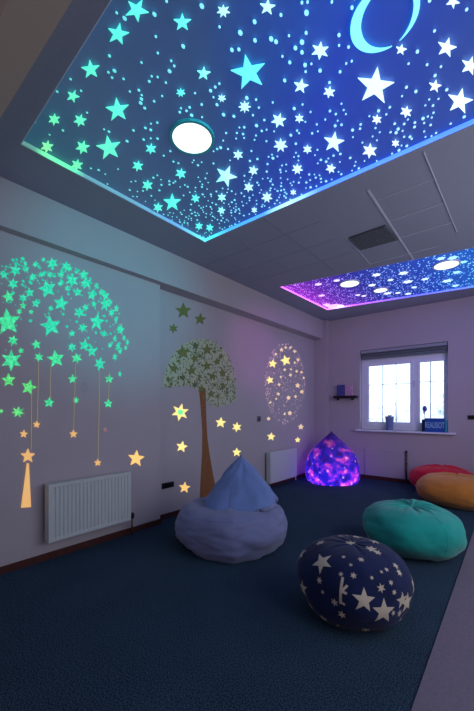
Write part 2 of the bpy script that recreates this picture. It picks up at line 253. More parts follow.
# ------------------------------------------------------------------ outlines measured for the decals and panel stars (metres)
CEILING_STARS = [[(-1.14,0.797),(-1.169,0.81),(-1.158,0.839),(-1.189,0.819),(-1.22,0.832),(-1.208,0.806),(-1.238,0.785),(-1.2,0.789),(-1.188,0.765),(-1.176,0.792)],[(-1.281,0.786),(-1.304,0.806),(-1.284,0.831),(-1.32,0.819),(-1.346,0.839),(-1.344,0.81),(-1.38,0.797),(-1.341,0.792),(-1.337,0.766),(-1.317,0.79)],[(-1.523,0.78),(-1.54,0.803),(-1.513,0.822),(-1.552,0.818),(-1.572,0.842),(-1.579,0.815),(-1.619,0.81),(-1.582,0.798),(-1.587,0.772),(-1.558,0.791)],[(-1.722,0.809),(-1.749,0.82),(-1.743,0.839),(-1.768,0.827),(-1.797,0.838),(-1.784,0.819),(-1.808,0.806),(-1.775,0.807),(-1.761,0.789),(-1.754,0.808)],[(-1.944,0.801),(-1.965,0.815),(-1.947,0.828),(-1.977,0.826),(-1.991,0.843),(-2.0,0.827),(-2.032,0.831),(-2.009,0.816),(-2.028,0.803),(-1.997,0.805),(-1.984,0.789),(-1.975,0.805)],[(-1.836,0.897),(-1.862,0.911),(-1.847,0.928),(-1.878,0.923),(-1.897,0.941),(-1.9,0.921),(-1.934,0.923),(-1.907,0.908),(-1.921,0.892),(-1.89,0.897),(-1.872,0.879),(-1.868,0.898)],[(-2.168,0.857),(-2.2,0.873),(-2.181,0.89),(-2.219,0.886),(-2.241,0.907),(-2.247,0.886),(-2.29,0.89),(-2.256,0.873),(-2.275,0.856),(-2.236,0.86),(-2.214,0.84),(-2.208,0.86)],[(-2.003,0.995),(-2.037,1.014),(-2.02,1.034),(-2.058,1.028),(-2.084,1.052),(-2.087,1.028),(-2.13,1.031),(-2.093,1.012),(-2.11,0.992),(-2.072,0.997),(-2.047,0.975),(-2.044,0.998)],[(-1.603,0.962),(-1.63,1.0),(-1.591,1.026),(-1.649,1.025),(-1.681,1.065),(-1.688,1.023),(-1.75,1.02),(-1.692,0.997),(-1.697,0.957),(-1.656,0.982)],[(-1.865,1.06),(-1.901,1.108),(-1.852,1.137),(-1.928,1.141),(-1.971,1.193),(-1.979,1.142),(-2.061,1.144),(-1.984,1.11),(-1.988,1.06),(-1.935,1.089)],[(-2.184,1.043),(-2.215,1.062),(-2.196,1.079),(-2.234,1.077),(-2.257,1.1),(-2.263,1.078),(-2.305,1.084),(-2.271,1.064),(-2.29,1.047),(-2.251,1.049),(-2.229,1.027),(-2.224,1.048)],[(-1.056,0.927),(-1.066,0.947),(-1.045,0.965),(-1.073,0.961),(-1.084,0.982),(-1.091,0.958),(-1.119,0.953),(-1.095,0.942),(-1.1,0.919),(-1.079,0.936)],[(-0.909,1.011),(-0.913,1.024),(-0.898,1.03),(-0.913,1.033),(-0.907,1.048),(-0.921,1.038),(-0.929,1.05),(-0.931,1.035),(-0.947,1.036),(-0.935,1.026),(-0.947,1.015),(-0.931,1.018),(-0.93,1.004),(-0.921,1.017)],[(-1.141,1.136),(-1.153,1.156),(-1.137,1.174),(-1.162,1.17),(-1.175,1.19),(-1.178,1.167),(-1.203,1.162),(-1.179,1.151),(-1.181,1.129),(-1.164,1.145)],[(-1.308,1.138),(-1.316,1.151),(-1.301,1.156),(-1.317,1.159),(-1.314,1.173),(-1.326,1.165),(-1.336,1.176),(-1.335,1.162),(-1.352,1.163),(-1.338,1.154),(-1.348,1.144),(-1.333,1.147),(-1.329,1.133),(-1.322,1.145)],[(-1.173,1.293),(-1.179,1.306),(-1.166,1.31),(-1.18,1.314),(-1.176,1.327),(-1.187,1.319),(-1.195,1.331),(-1.195,1.318),(-1.209,1.32),(-1.198,1.31),(-1.207,1.301),(-1.194,1.302),(-1.191,1.289),(-1.185,1.301)],[(-1.715,1.262),(-1.734,1.282),(-1.715,1.295),(-1.744,1.298),(-1.755,1.321),(-1.765,1.302),(-1.795,1.312),(-1.775,1.291),(-1.794,1.278),(-1.764,1.276),(-1.753,1.253),(-1.744,1.271)],[(-1.897,1.298),(-1.921,1.319),(-1.904,1.335),(-1.936,1.335),(-1.953,1.361),(-1.96,1.339),(-1.995,1.348),(-1.968,1.326),(-1.986,1.31),(-1.953,1.309),(-1.937,1.285),(-1.93,1.306)],[(-1.737,1.521),(-1.76,1.546),(-1.742,1.563),(-1.773,1.565),(-1.789,1.595),(-1.796,1.571),(-1.831,1.583),(-1.806,1.557),(-1.824,1.54),(-1.792,1.538),(-1.777,1.51),(-1.769,1.533)],[(-2.006,1.447),(-2.032,1.473),(-2.01,1.488),(-2.047,1.493),(-2.064,1.523),(-2.074,1.5),(-2.114,1.515),(-2.086,1.487),(-2.108,1.472),(-2.07,1.467),(-2.054,1.438),(-2.044,1.46)],[(-1.995,1.653),(-2.041,1.712),(-2.004,1.744),(-2.073,1.752),(-2.126,1.817),(-2.12,1.756),(-2.192,1.762),(-2.115,1.718),(-2.105,1.66),(-2.066,1.691)],[(-2.164,1.658),(-2.193,1.688),(-2.171,1.703),(-2.21,1.71),(-2.229,1.743),(-2.239,1.719),(-2.281,1.738),(-2.25,1.706),(-2.273,1.691),(-2.233,1.684),(-2.214,1.652),(-2.204,1.675)],[(-1.862,1.772),(-1.885,1.799),(-1.868,1.814),(-1.898,1.818),(-1.914,1.848),(-1.92,1.825),(-1.953,1.84),(-1.928,1.812),(-1.945,1.796),(-1.914,1.792),(-1.899,1.763),(-1.893,1.785)],[(-1.476,1.709),(-1.529,1.765),(-1.511,1.822),(-1.566,1.803),(-1.626,1.863),(-1.601,1.79),(-1.655,1.767),(-1.585,1.743),(-1.56,1.676),(-1.541,1.729)],[(-1.708,1.883),(-1.724,1.912),(-1.703,1.922),(-1.732,1.933),(-1.74,1.963),(-1.753,1.945),(-1.783,1.966),(-1.765,1.935),(-1.786,1.925),(-1.756,1.913),(-1.748,1.884),(-1.736,1.902)],[(-1.82,2.015),(-1.843,2.042),(-1.83,2.059),(-1.857,2.063),(-1.874,2.094),(-1.877,2.069),(-1.908,2.082),(-1.883,2.054),(-1.896,2.037),(-1.869,2.034),(-1.852,2.004),(-1.849,2.028)],[(-2.123,2.056),(-2.148,2.088),(-2.128,2.101),(-2.163,2.112),(-2.179,2.145),(-2.187,2.123),(-2.224,2.144),(-2.198,2.111),(-2.218,2.098),(-2.183,2.087),(-2.167,2.055),(-2.158,2.076)],[(-2.068,2.135),(-2.095,2.167),(-2.078,2.183),(-2.111,2.191),(-2.13,2.227),(-2.135,2.201),(-2.172,2.221),(-2.143,2.186),(-2.16,2.171),(-2.127,2.162),(-2.108,2.128),(-2.103,2.153)],[(-0.761,1.109),(-0.768,1.128),(-0.752,1.144),(-0.773,1.14),(-0.78,1.16),(-0.787,1.137),(-0.808,1.132),(-0.79,1.123),(-0.795,1.101),(-0.779,1.117)],[(-0.961,1.216),(-0.969,1.275),(-0.916,1.305),(-0.975,1.316),(-0.986,1.382),(-1.015,1.324),(-1.079,1.334),(-1.033,1.286),(-1.058,1.229),(-1.004,1.256)],[(-1.107,1.396),(-1.115,1.416),(-1.096,1.419),(-1.115,1.428),(-1.104,1.445),(-1.122,1.438),(-1.127,1.46),(-1.134,1.44),(-1.152,1.454),(-1.143,1.433),(-1.163,1.43),(-1.143,1.421),(-1.154,1.404),(-1.135,1.411),(-1.13,1.39),(-1.124,1.409)],[(-0.673,1.384),(-0.679,1.41),(-0.658,1.425),(-0.68,1.429),(-0.678,1.459),(-0.694,1.436),(-0.714,1.45),(-0.708,1.422),(-0.729,1.407),(-0.706,1.403),(-0.708,1.375),(-0.692,1.397)],[(-0.818,1.481),(-0.828,1.508),(-0.811,1.53),(-0.836,1.526),(-0.848,1.554),(-0.852,1.523),(-0.878,1.517),(-0.855,1.503),(-0.858,1.473),(-0.84,1.494)],[(-0.73,1.604),(-0.737,1.626),(-0.722,1.639),(-0.739,1.642),(-0.74,1.666),(-0.751,1.647),(-0.767,1.658),(-0.76,1.635),(-0.775,1.622),(-0.757,1.619),(-0.756,1.596),(-0.746,1.615)],[(-1.003,1.58),(-1.019,1.608),(-1.0,1.628),(-1.027,1.629),(-1.036,1.662),(-1.046,1.633),(-1.074,1.645),(-1.057,1.616),(-1.075,1.595),(-1.048,1.595),(-1.04,1.563),(-1.029,1.591)],[(-0.928,1.648),(-0.932,1.667),(-0.919,1.674),(-0.934,1.681),(-0.933,1.701),(-0.944,1.687),(-0.958,1.7),(-0.953,1.68),(-0.967,1.673),(-0.951,1.666),(-0.952,1.647),(-0.941,1.66)],[(-1.096,1.725),(-1.107,1.757),(-1.082,1.763),(-1.108,1.778),(-1.1,1.808),(-1.122,1.794),(-1.139,1.827),(-1.139,1.793),(-1.168,1.803),(-1.146,1.775),(-1.165,1.755),(-1.137,1.754),(-1.133,1.721),(-1.12,1.747)],[(-0.999,1.871),(-1.004,1.895),(-0.989,1.903),(-1.006,1.912),(-1.006,1.936),(-1.018,1.921),(-1.034,1.938),(-1.028,1.913),(-1.044,1.905),(-1.026,1.896),(-1.026,1.872),(-1.014,1.887)],[(-0.828,1.886),(-0.844,1.943),(-0.814,1.981),(-0.856,1.983),(-0.876,2.045),(-0.885,1.983),(-0.928,1.982),(-0.889,1.943),(-0.896,1.884),(-0.865,1.919)],[(-1.125,1.972),(-1.135,2.003),(-1.113,2.007),(-1.136,2.023),(-1.129,2.051),(-1.149,2.039),(-1.163,2.071),(-1.164,2.039),(-1.189,2.05),(-1.169,2.022),(-1.185,2.005),(-1.161,2.002),(-1.157,1.97),(-1.146,1.994)],[(-1.353,1.808),(-1.368,1.835),(-1.352,1.85),(-1.377,1.855),(-1.386,1.884),(-1.395,1.862),(-1.421,1.876),(-1.404,1.849),(-1.42,1.834),(-1.395,1.829),(-1.386,1.8),(-1.377,1.822)],[(-1.347,1.635),(-1.358,1.659),(-1.339,1.668),(-1.363,1.676),(-1.366,1.702),(-1.379,1.685),(-1.402,1.701),(-1.39,1.676),(-1.409,1.666),(-1.385,1.658),(-1.382,1.633),(-1.369,1.65)],[(-1.479,1.918),(-1.496,1.949),(-1.476,1.962),(-1.505,1.972),(-1.513,2.005),(-1.525,1.982),(-1.554,2.002),(-1.536,1.97),(-1.556,1.957),(-1.527,1.947),(-1.518,1.915),(-1.507,1.937)],[(-1.444,2.086),(-1.46,2.123),(-1.433,2.127),(-1.464,2.147),(-1.459,2.18),(-1.482,2.166),(-1.504,2.205),(-1.5,2.166),(-1.532,2.181),(-1.505,2.147),(-1.523,2.127),(-1.492,2.123),(-1.483,2.086),(-1.473,2.113)],[(-0.951,2.119),(-0.963,2.148),(-0.948,2.166),(-0.97,2.17),(-0.976,2.203),(-0.985,2.177),(-1.006,2.193),(-0.993,2.162),(-1.008,2.144),(-0.987,2.14),(-0.981,2.108),(-0.972,2.133)],[(-0.519,1.655),(-0.53,1.732),(-0.481,1.785),(-0.538,1.786),(-0.552,1.873),(-0.576,1.785),(-0.636,1.782),(-0.59,1.73),(-0.61,1.649),(-0.561,1.698)],[(-0.701,2.103),(-0.708,2.146),(-0.684,2.162),(-0.71,2.177),(-0.708,2.224),(-0.727,2.193),(-0.751,2.223),(-0.743,2.177),(-0.768,2.16),(-0.741,2.145),(-0.742,2.101),(-0.723,2.13)],[(-0.576,2.166),(-0.578,2.189),(-0.565,2.195),(-0.577,2.206),(-0.573,2.229),(-0.584,2.215),(-0.594,2.233),(-0.593,2.208),(-0.606,2.202),(-0.594,2.192),(-0.597,2.169),(-0.586,2.182)],[(-0.604,1.921),(-0.607,1.944),(-0.593,1.954),(-0.608,1.962),(-0.605,1.987),(-0.617,1.97),(-0.63,1.985),(-0.626,1.96),(-0.641,1.95),(-0.626,1.943),(-0.628,1.918),(-0.616,1.935)],[(-0.465,1.968),(-0.469,1.996),(-0.453,2.01),(-0.469,2.016),(-0.467,2.046),(-0.48,2.024),(-0.494,2.04),(-0.49,2.011),(-0.507,1.996),(-0.49,1.99),(-0.492,1.961),(-0.479,1.983)],[(-0.404,1.621),(-0.406,1.64),(-0.394,1.655),(-0.408,1.653),(-0.412,1.672),(-0.418,1.651),(-0.432,1.648),(-0.422,1.637),(-0.427,1.616),(-0.415,1.63)],[(-0.241,1.722),(-0.244,1.758),(-0.222,1.787),(-0.246,1.782),(-0.25,1.819),(-0.263,1.778),(-0.288,1.771),(-0.27,1.751),(-0.281,1.712),(-0.259,1.739)],[(-0.32,1.901),(-0.322,1.93),(-0.306,1.95),(-0.324,1.949),(-0.327,1.98),(-0.336,1.948),(-0.355,1.946),(-0.341,1.928),(-0.35,1.897),(-0.333,1.917)],[(-0.228,2.035),(-0.23,2.1),(-0.195,2.145),(-0.232,2.145),(-0.236,2.216),(-0.257,2.144),(-0.296,2.142),(-0.27,2.099),(-0.288,2.031),(-0.253,2.072)],[(-0.172,1.882),(-0.174,1.92),(-0.152,1.952),(-0.176,1.946),(-0.18,1.986),(-0.193,1.942),(-0.218,1.934),(-0.2,1.913),(-0.211,1.871),(-0.189,1.9)],[(-0.196,1.562),(-0.201,1.579),(-0.189,1.6),(-0.204,1.591),(-0.21,1.608),(-0.214,1.584),(-0.23,1.573),(-0.217,1.569),(-0.221,1.546),(-0.209,1.566)],[(-1.28,2.184),(-1.287,2.206),(-1.274,2.212),(-1.29,2.221),(-1.292,2.243),(-1.301,2.23),(-1.316,2.246),(-1.309,2.224),(-1.322,2.218),(-1.306,2.208),(-1.304,2.187),(-1.295,2.2)],[(-1.63,2.179),(-1.64,2.202),(-1.626,2.209),(-1.646,2.219),(-1.651,2.243),(-1.66,2.229),(-1.68,2.246),(-1.669,2.222),(-1.684,2.215),(-1.663,2.205),(-1.658,2.182),(-1.649,2.195)]]
DOME_STARS = [[(0.887,2.196),(0.894,2.169),(0.921,2.179),(0.901,2.152),(0.916,2.13),(0.89,2.131),(0.878,2.101),(0.871,2.128),(0.845,2.119),(0.864,2.145),(0.85,2.166),(0.875,2.166)],[(0.954,2.212),(0.956,2.194),(0.974,2.198),(0.96,2.182),(0.968,2.167),(0.952,2.169),(0.942,2.15),(0.94,2.168),(0.923,2.164),(0.936,2.18),(0.928,2.195),(0.944,2.193)],[(1.021,2.264),(1.024,2.247),(1.04,2.252),(1.027,2.236),(1.035,2.223),(1.02,2.225),(1.011,2.207),(1.008,2.224),(0.992,2.219),(1.005,2.234),(0.998,2.248),(1.012,2.246)],[(0.813,2.13),(0.821,2.111),(0.842,2.116),(0.827,2.095),(0.831,2.074),(0.814,2.08),(0.797,2.063),(0.801,2.087),(0.786,2.098),(0.805,2.106)],[(0.871,2.091),(0.878,2.067),(0.902,2.076),(0.885,2.051),(0.899,2.031),(0.875,2.031),(0.865,2.003),(0.858,2.028),(0.834,2.019),(0.85,2.044),(0.837,2.063),(0.86,2.063)],[(0.992,2.165),(1.002,2.15),(1.021,2.163),(1.011,2.141),(1.026,2.132),(1.007,2.125),(1.003,2.103),(0.993,2.118),(0.975,2.106),(0.984,2.127),(0.969,2.136),(0.988,2.143)],[(1.13,2.327),(1.144,2.304),(1.174,2.323),(1.158,2.29),(1.181,2.275),(1.149,2.266),(1.142,2.232),(1.128,2.256),(1.098,2.237),(1.114,2.27),(1.093,2.285),(1.123,2.294)],[(1.24,2.334),(1.248,2.311),(1.275,2.323),(1.257,2.297),(1.274,2.28),(1.247,2.277),(1.237,2.249),(1.228,2.272),(1.202,2.261),(1.22,2.286),(1.204,2.303),(1.23,2.306)],[(1.083,2.139),(1.111,2.108),(1.158,2.129),(1.131,2.08),(1.152,2.04),(1.107,2.043),(1.074,2.0),(1.073,2.049),(1.032,2.06),(1.075,2.088)],[(0.971,2.05),(0.983,2.03),(1.007,2.037),(0.991,2.013),(0.999,1.99),(0.977,1.995),(0.957,1.974),(0.96,2.001),(0.941,2.011),(0.964,2.023)],[(0.937,1.998),(0.941,1.977),(0.962,1.983),(0.947,1.964),(0.958,1.947),(0.938,1.948),(0.928,1.926),(0.924,1.947),(0.903,1.941),(0.918,1.961),(0.907,1.977),(0.927,1.976)],[(1.023,1.98),(1.029,1.958),(1.052,1.957),(1.032,1.939),(1.034,1.914),(1.016,1.926),(0.995,1.912),(1.003,1.937),(0.989,1.952),(1.011,1.956)],[(0.934,1.932),(0.939,1.917),(0.956,1.918),(0.943,1.903),(0.945,1.886),(0.932,1.893),(0.917,1.881),(0.922,1.9),(0.91,1.91),(0.927,1.914)],[(0.831,1.991),(0.847,1.97),(0.875,1.982),(0.859,1.952),(0.871,1.927),(0.845,1.929),(0.826,1.902),(0.825,1.934),(0.801,1.942),(0.826,1.959)],[(0.905,1.881),(0.912,1.869),(0.925,1.877),(0.918,1.862),(0.928,1.854),(0.914,1.851),(0.911,1.836),(0.905,1.848),(0.892,1.84),(0.899,1.855),(0.889,1.863),(0.902,1.865)],[(0.991,1.894),(0.993,1.881),(1.005,1.879),(0.994,1.869),(0.993,1.855),(0.984,1.863),(0.972,1.856),(0.977,1.87),(0.97,1.88),(0.983,1.881)],[(1.053,2.196),(1.061,2.182),(1.077,2.192),(1.068,2.174),(1.079,2.165),(1.063,2.161),(1.059,2.142),(1.051,2.156),(1.035,2.147),(1.044,2.164),(1.033,2.173),(1.049,2.177)],[(1.119,2.216),(1.125,2.201),(1.142,2.209),(1.131,2.192),(1.142,2.18),(1.125,2.179),(1.118,2.16),(1.112,2.175),(1.096,2.168),(1.106,2.185),(1.096,2.196),(1.113,2.198)],[(1.195,2.245),(1.204,2.23),(1.224,2.242),(1.213,2.221),(1.228,2.212),(1.208,2.206),(1.204,2.185),(1.194,2.2),(1.175,2.188),(1.185,2.209),(1.171,2.218),(1.19,2.224)],[(1.292,2.253),(1.302,2.219),(1.34,2.233),(1.313,2.197),(1.335,2.172),(1.298,2.171),(1.281,2.132),(1.271,2.166),(1.234,2.153),(1.26,2.187),(1.239,2.212),(1.275,2.214)],[(1.271,2.312),(1.274,2.294),(1.292,2.299),(1.278,2.282),(1.287,2.268),(1.269,2.27),(1.259,2.251),(1.256,2.268),(1.238,2.263),(1.252,2.28),(1.243,2.293),(1.261,2.292)],[(1.381,2.314),(1.395,2.29),(1.426,2.299),(1.404,2.269),(1.413,2.241),(1.385,2.247),(1.36,2.221),(1.364,2.254),(1.34,2.266),(1.37,2.281)],[(1.395,2.254),(1.414,2.229),(1.45,2.242),(1.427,2.207),(1.441,2.176),(1.408,2.18),(1.381,2.149),(1.383,2.186),(1.353,2.197),(1.387,2.216)],[(1.329,2.148),(1.342,2.127),(1.37,2.135),(1.351,2.11),(1.36,2.086),(1.335,2.091),(1.313,2.07),(1.316,2.097),(1.294,2.107),(1.321,2.119)],[(1.188,2.162),(1.197,2.151),(1.212,2.162),(1.205,2.145),(1.218,2.139),(1.202,2.133),(1.2,2.116),(1.191,2.127),(1.177,2.116),(1.183,2.133),(1.171,2.139),(1.186,2.145)],[(1.249,2.148),(1.257,2.134),(1.275,2.143),(1.265,2.125),(1.278,2.115),(1.259,2.111),(1.254,2.092),(1.246,2.106),(1.228,2.097),(1.238,2.115),(1.226,2.125),(1.244,2.129)],[(1.209,2.052),(1.22,2.012),(1.261,2.011),(1.225,1.979),(1.227,1.935),(1.195,1.956),(1.156,1.931),(1.171,1.975),(1.145,2.002),(1.186,2.009)],[(1.121,1.953),(1.128,1.94),(1.143,1.948),(1.134,1.932),(1.145,1.923),(1.13,1.921),(1.126,1.905),(1.119,1.917),(1.104,1.91),(1.113,1.925),(1.102,1.935),(1.117,1.937)],[(1.352,1.997),(1.36,1.968),(1.393,1.977),(1.37,1.949),(1.388,1.925),(1.356,1.927),(1.342,1.895),(1.334,1.925),(1.302,1.916),(1.324,1.944),(1.307,1.966),(1.338,1.965)],[(1.465,2.171),(1.47,2.137),(1.501,2.134),(1.472,2.11),(1.472,2.075),(1.448,2.093),(1.418,2.076),(1.432,2.11),(1.414,2.134),(1.445,2.137)],[(1.475,2.076),(1.48,2.057),(1.499,2.057),(1.483,2.042),(1.485,2.021),(1.47,2.03),(1.452,2.018),(1.459,2.039),(1.446,2.052),(1.465,2.056)],[(1.39,2.03),(1.402,2.015),(1.422,2.028),(1.413,2.006),(1.429,1.997),(1.408,1.991),(1.406,1.968),(1.394,1.984),(1.375,1.971),(1.384,1.992),(1.367,2.002),(1.388,2.008)],[(1.536,2.197),(1.544,2.179),(1.563,2.189),(1.552,2.168),(1.565,2.154),(1.546,2.151),(1.54,2.128),(1.532,2.147),(1.514,2.137),(1.525,2.158),(1.512,2.171),(1.531,2.174)],[(1.563,2.128),(1.583,2.099),(1.614,2.123),(1.6,2.082),(1.627,2.064),(1.593,2.052),(1.589,2.011),(1.569,2.04),(1.539,2.017),(1.553,2.057),(1.526,2.075),(1.559,2.087)],[(1.57,2.187),(1.584,2.164),(1.61,2.173),(1.593,2.144),(1.603,2.117),(1.579,2.123),(1.559,2.098),(1.56,2.13),(1.539,2.141),(1.564,2.155)],[(1.629,2.05),(1.639,2.028),(1.66,2.041),(1.649,2.015),(1.665,1.999),(1.643,1.995),(1.639,1.967),(1.628,1.989),(1.607,1.976),(1.618,2.002),(1.602,2.017),(1.624,2.022)],[(1.507,1.977),(1.52,1.929),(1.567,1.926),(1.527,1.888),(1.532,1.836),(1.494,1.862),(1.452,1.833),(1.468,1.885),(1.437,1.919),(1.483,1.927)],[(1.385,1.871),(1.388,1.844),(1.416,1.847),(1.394,1.826),(1.407,1.802),(1.381,1.808),(1.366,1.782),(1.362,1.809),(1.335,1.806),(1.356,1.827),(1.344,1.85),(1.369,1.844)],[(1.284,1.793),(1.294,1.777),(1.314,1.78),(1.3,1.763),(1.305,1.744),(1.287,1.75),(1.271,1.736),(1.274,1.757),(1.258,1.766),(1.278,1.773)],[(1.567,1.844),(1.572,1.822),(1.591,1.826),(1.577,1.808),(1.587,1.79),(1.568,1.794),(1.559,1.772),(1.555,1.794),(1.536,1.79),(1.55,1.808),(1.54,1.826),(1.558,1.822)],[(1.686,2.092),(1.692,2.07),(1.71,2.068),(1.694,2.051),(1.696,2.026),(1.681,2.038),(1.665,2.025),(1.671,2.049),(1.659,2.065),(1.677,2.069)],[(1.68,1.987),(1.683,1.969),(1.697,1.971),(1.686,1.957),(1.693,1.942),(1.68,1.945),(1.672,1.928),(1.67,1.946),(1.656,1.943),(1.667,1.958),(1.66,1.972),(1.673,1.969)],[(1.733,1.934),(1.738,1.895),(1.766,1.888),(1.74,1.864),(1.74,1.824),(1.719,1.848),(1.692,1.831),(1.704,1.869),(1.688,1.898),(1.716,1.898)],[(1.664,1.812),(1.672,1.794),(1.689,1.796),(1.677,1.778),(1.683,1.758),(1.667,1.765),(1.654,1.75),(1.656,1.773),(1.643,1.784),(1.659,1.79)],[(1.622,1.745),(1.624,1.727),(1.639,1.728),(1.628,1.715),(1.634,1.699),(1.621,1.704),(1.613,1.687),(1.61,1.705),(1.596,1.704),(1.607,1.717),(1.601,1.732),(1.614,1.728)],[(1.797,1.803),(1.8,1.78),(1.815,1.776),(1.802,1.763),(1.802,1.74),(1.79,1.754),(1.776,1.744),(1.782,1.766),(1.773,1.783),(1.788,1.782)],[(1.697,1.754),(1.705,1.735),(1.722,1.743),(1.712,1.722),(1.724,1.707),(1.707,1.706),(1.702,1.683),(1.695,1.703),(1.678,1.694),(1.688,1.715),(1.676,1.73),(1.693,1.731)],[(0.826,1.864),(0.854,1.811),(0.914,1.823),(0.873,1.766),(0.891,1.704),(0.838,1.724),(0.791,1.677),(0.799,1.744),(0.753,1.773),(0.809,1.797)],[(1.111,1.874),(1.14,1.831),(1.196,1.846),(1.16,1.794),(1.181,1.744),(1.13,1.756),(1.088,1.712),(1.091,1.77),(1.046,1.792),(1.098,1.816)],[(1.014,1.673),(1.028,1.653),(1.053,1.659),(1.037,1.635),(1.047,1.611),(1.024,1.618),(1.005,1.598),(1.006,1.625),(0.985,1.635),(1.009,1.646)],[(0.876,1.683),(0.879,1.657),(0.902,1.658),(0.884,1.64),(0.893,1.617),(0.872,1.625),(0.859,1.601),(0.856,1.627),(0.834,1.626),(0.852,1.644),(0.842,1.666),(0.863,1.659)],[(0.915,1.599),(0.923,1.587),(0.937,1.591),(0.929,1.577),(0.935,1.563),(0.921,1.566),(0.911,1.554),(0.911,1.57),(0.899,1.576),(0.912,1.582)],[(0.858,1.576),(0.873,1.531),(0.918,1.544),(0.889,1.501),(0.917,1.464),(0.872,1.469),(0.856,1.42),(0.841,1.466),(0.799,1.455),(0.826,1.496),(0.8,1.532),(0.842,1.528)],[(0.838,1.409),(0.852,1.379),(0.883,1.379),(0.86,1.353),(0.869,1.319),(0.841,1.334),(0.816,1.313),(0.821,1.348),(0.798,1.369),(0.828,1.375)],[(1.152,1.614),(1.176,1.575),(1.224,1.583),(1.192,1.542),(1.209,1.498),(1.165,1.513),(1.129,1.479),(1.133,1.528),(1.095,1.55),(1.14,1.566)],[(1.045,1.581),(1.049,1.558),(1.071,1.561),(1.055,1.543),(1.066,1.524),(1.045,1.529),(1.034,1.507),(1.029,1.53),(1.008,1.527),(1.024,1.545),(1.013,1.564),(1.034,1.559)],[(1.285,1.691),(1.295,1.669),(1.32,1.678),(1.304,1.655),(1.321,1.638),(1.296,1.638),(1.288,1.613),(1.278,1.635),(1.254,1.627),(1.269,1.649),(1.252,1.665),(1.277,1.666)],[(1.4,1.738),(1.407,1.702),(1.442,1.696),(1.41,1.674),(1.411,1.637),(1.385,1.658),(1.351,1.642),(1.366,1.677),(1.345,1.703),(1.38,1.704)],[(1.453,1.692),(1.466,1.662),(1.499,1.663),(1.474,1.636),(1.482,1.603),(1.454,1.617),(1.426,1.596),(1.433,1.631),(1.409,1.651),(1.441,1.658)],[(1.316,1.613),(1.332,1.59),(1.36,1.604),(1.346,1.575),(1.369,1.558),(1.339,1.554),(1.333,1.524),(1.318,1.548),(1.29,1.535),(1.304,1.563),(1.281,1.579),(1.311,1.584)],[(1.535,1.605),(1.54,1.565),(1.576,1.566),(1.547,1.538),(1.563,1.503),(1.53,1.515),(1.511,1.48),(1.506,1.52),(1.472,1.519),(1.499,1.546),(1.484,1.581),(1.516,1.569)],[(1.67,1.654),(1.674,1.631),(1.692,1.634),(1.679,1.616),(1.688,1.597),(1.671,1.602),(1.662,1.581),(1.659,1.603),(1.641,1.601),(1.654,1.618),(1.645,1.637),(1.662,1.632)],[(1.716,1.708),(1.723,1.688),(1.739,1.689),(1.727,1.672),(1.731,1.651),(1.717,1.66),(1.703,1.646),(1.706,1.669),(1.694,1.681),(1.71,1.686)],[(1.72,1.5),(1.724,1.48),(1.738,1.476),(1.725,1.465),(1.726,1.445),(1.715,1.457),(1.702,1.449),(1.707,1.468),(1.698,1.483),(1.712,1.482)],[(1.291,1.435),(1.302,1.411),(1.329,1.411),(1.309,1.392),(1.316,1.366),(1.292,1.378),(1.27,1.362),(1.275,1.389),(1.255,1.404),(1.281,1.409)],[(0.984,1.37),(0.989,1.33),(1.025,1.318),(0.991,1.298),(0.99,1.257),(0.964,1.285),(0.93,1.272),(0.946,1.309),(0.926,1.341),(0.961,1.336)],[(1.763,1.833),(1.764,1.815),(1.777,1.815),(1.767,1.802),(1.773,1.786),(1.76,1.791),(1.753,1.774),(1.751,1.793),(1.738,1.792),(1.749,1.806),(1.743,1.822),(1.755,1.816)],[(1.775,1.74),(1.779,1.725),(1.79,1.729),(1.783,1.715),(1.791,1.703),(1.779,1.704),(1.775,1.688),(1.771,1.703),(1.76,1.698),(1.767,1.712),(1.76,1.724),(1.771,1.723)],[(1.07,2.307),(1.074,2.298),(1.085,2.303),(1.078,2.292),(1.085,2.285),(1.074,2.283),(1.07,2.27),(1.066,2.28),(1.055,2.275),(1.062,2.286),(1.055,2.293),(1.066,2.295)],[(0.947,2.236),(0.952,2.226),(0.963,2.229),(0.955,2.218),(0.958,2.208),(0.948,2.21),(0.939,2.2),(0.941,2.213),(0.933,2.218),(0.943,2.223)],[(1.318,2.29),(1.324,2.28),(1.338,2.284),(1.328,2.271),(1.332,2.259),(1.32,2.262),(1.309,2.251),(1.311,2.265),(1.3,2.27),(1.313,2.276)],[(1.498,2.237),(1.5,2.22),(1.516,2.223),(1.503,2.209),(1.51,2.194),(1.496,2.197),(1.487,2.18),(1.485,2.197),(1.469,2.194),(1.481,2.208),(1.475,2.222),(1.489,2.22)],[(1.624,2.124),(1.629,2.108),(1.644,2.115),(1.634,2.098),(1.644,2.086),(1.629,2.086),(1.624,2.067),(1.619,2.083),(1.604,2.077),(1.613,2.093),(1.604,2.105),(1.619,2.106)]]
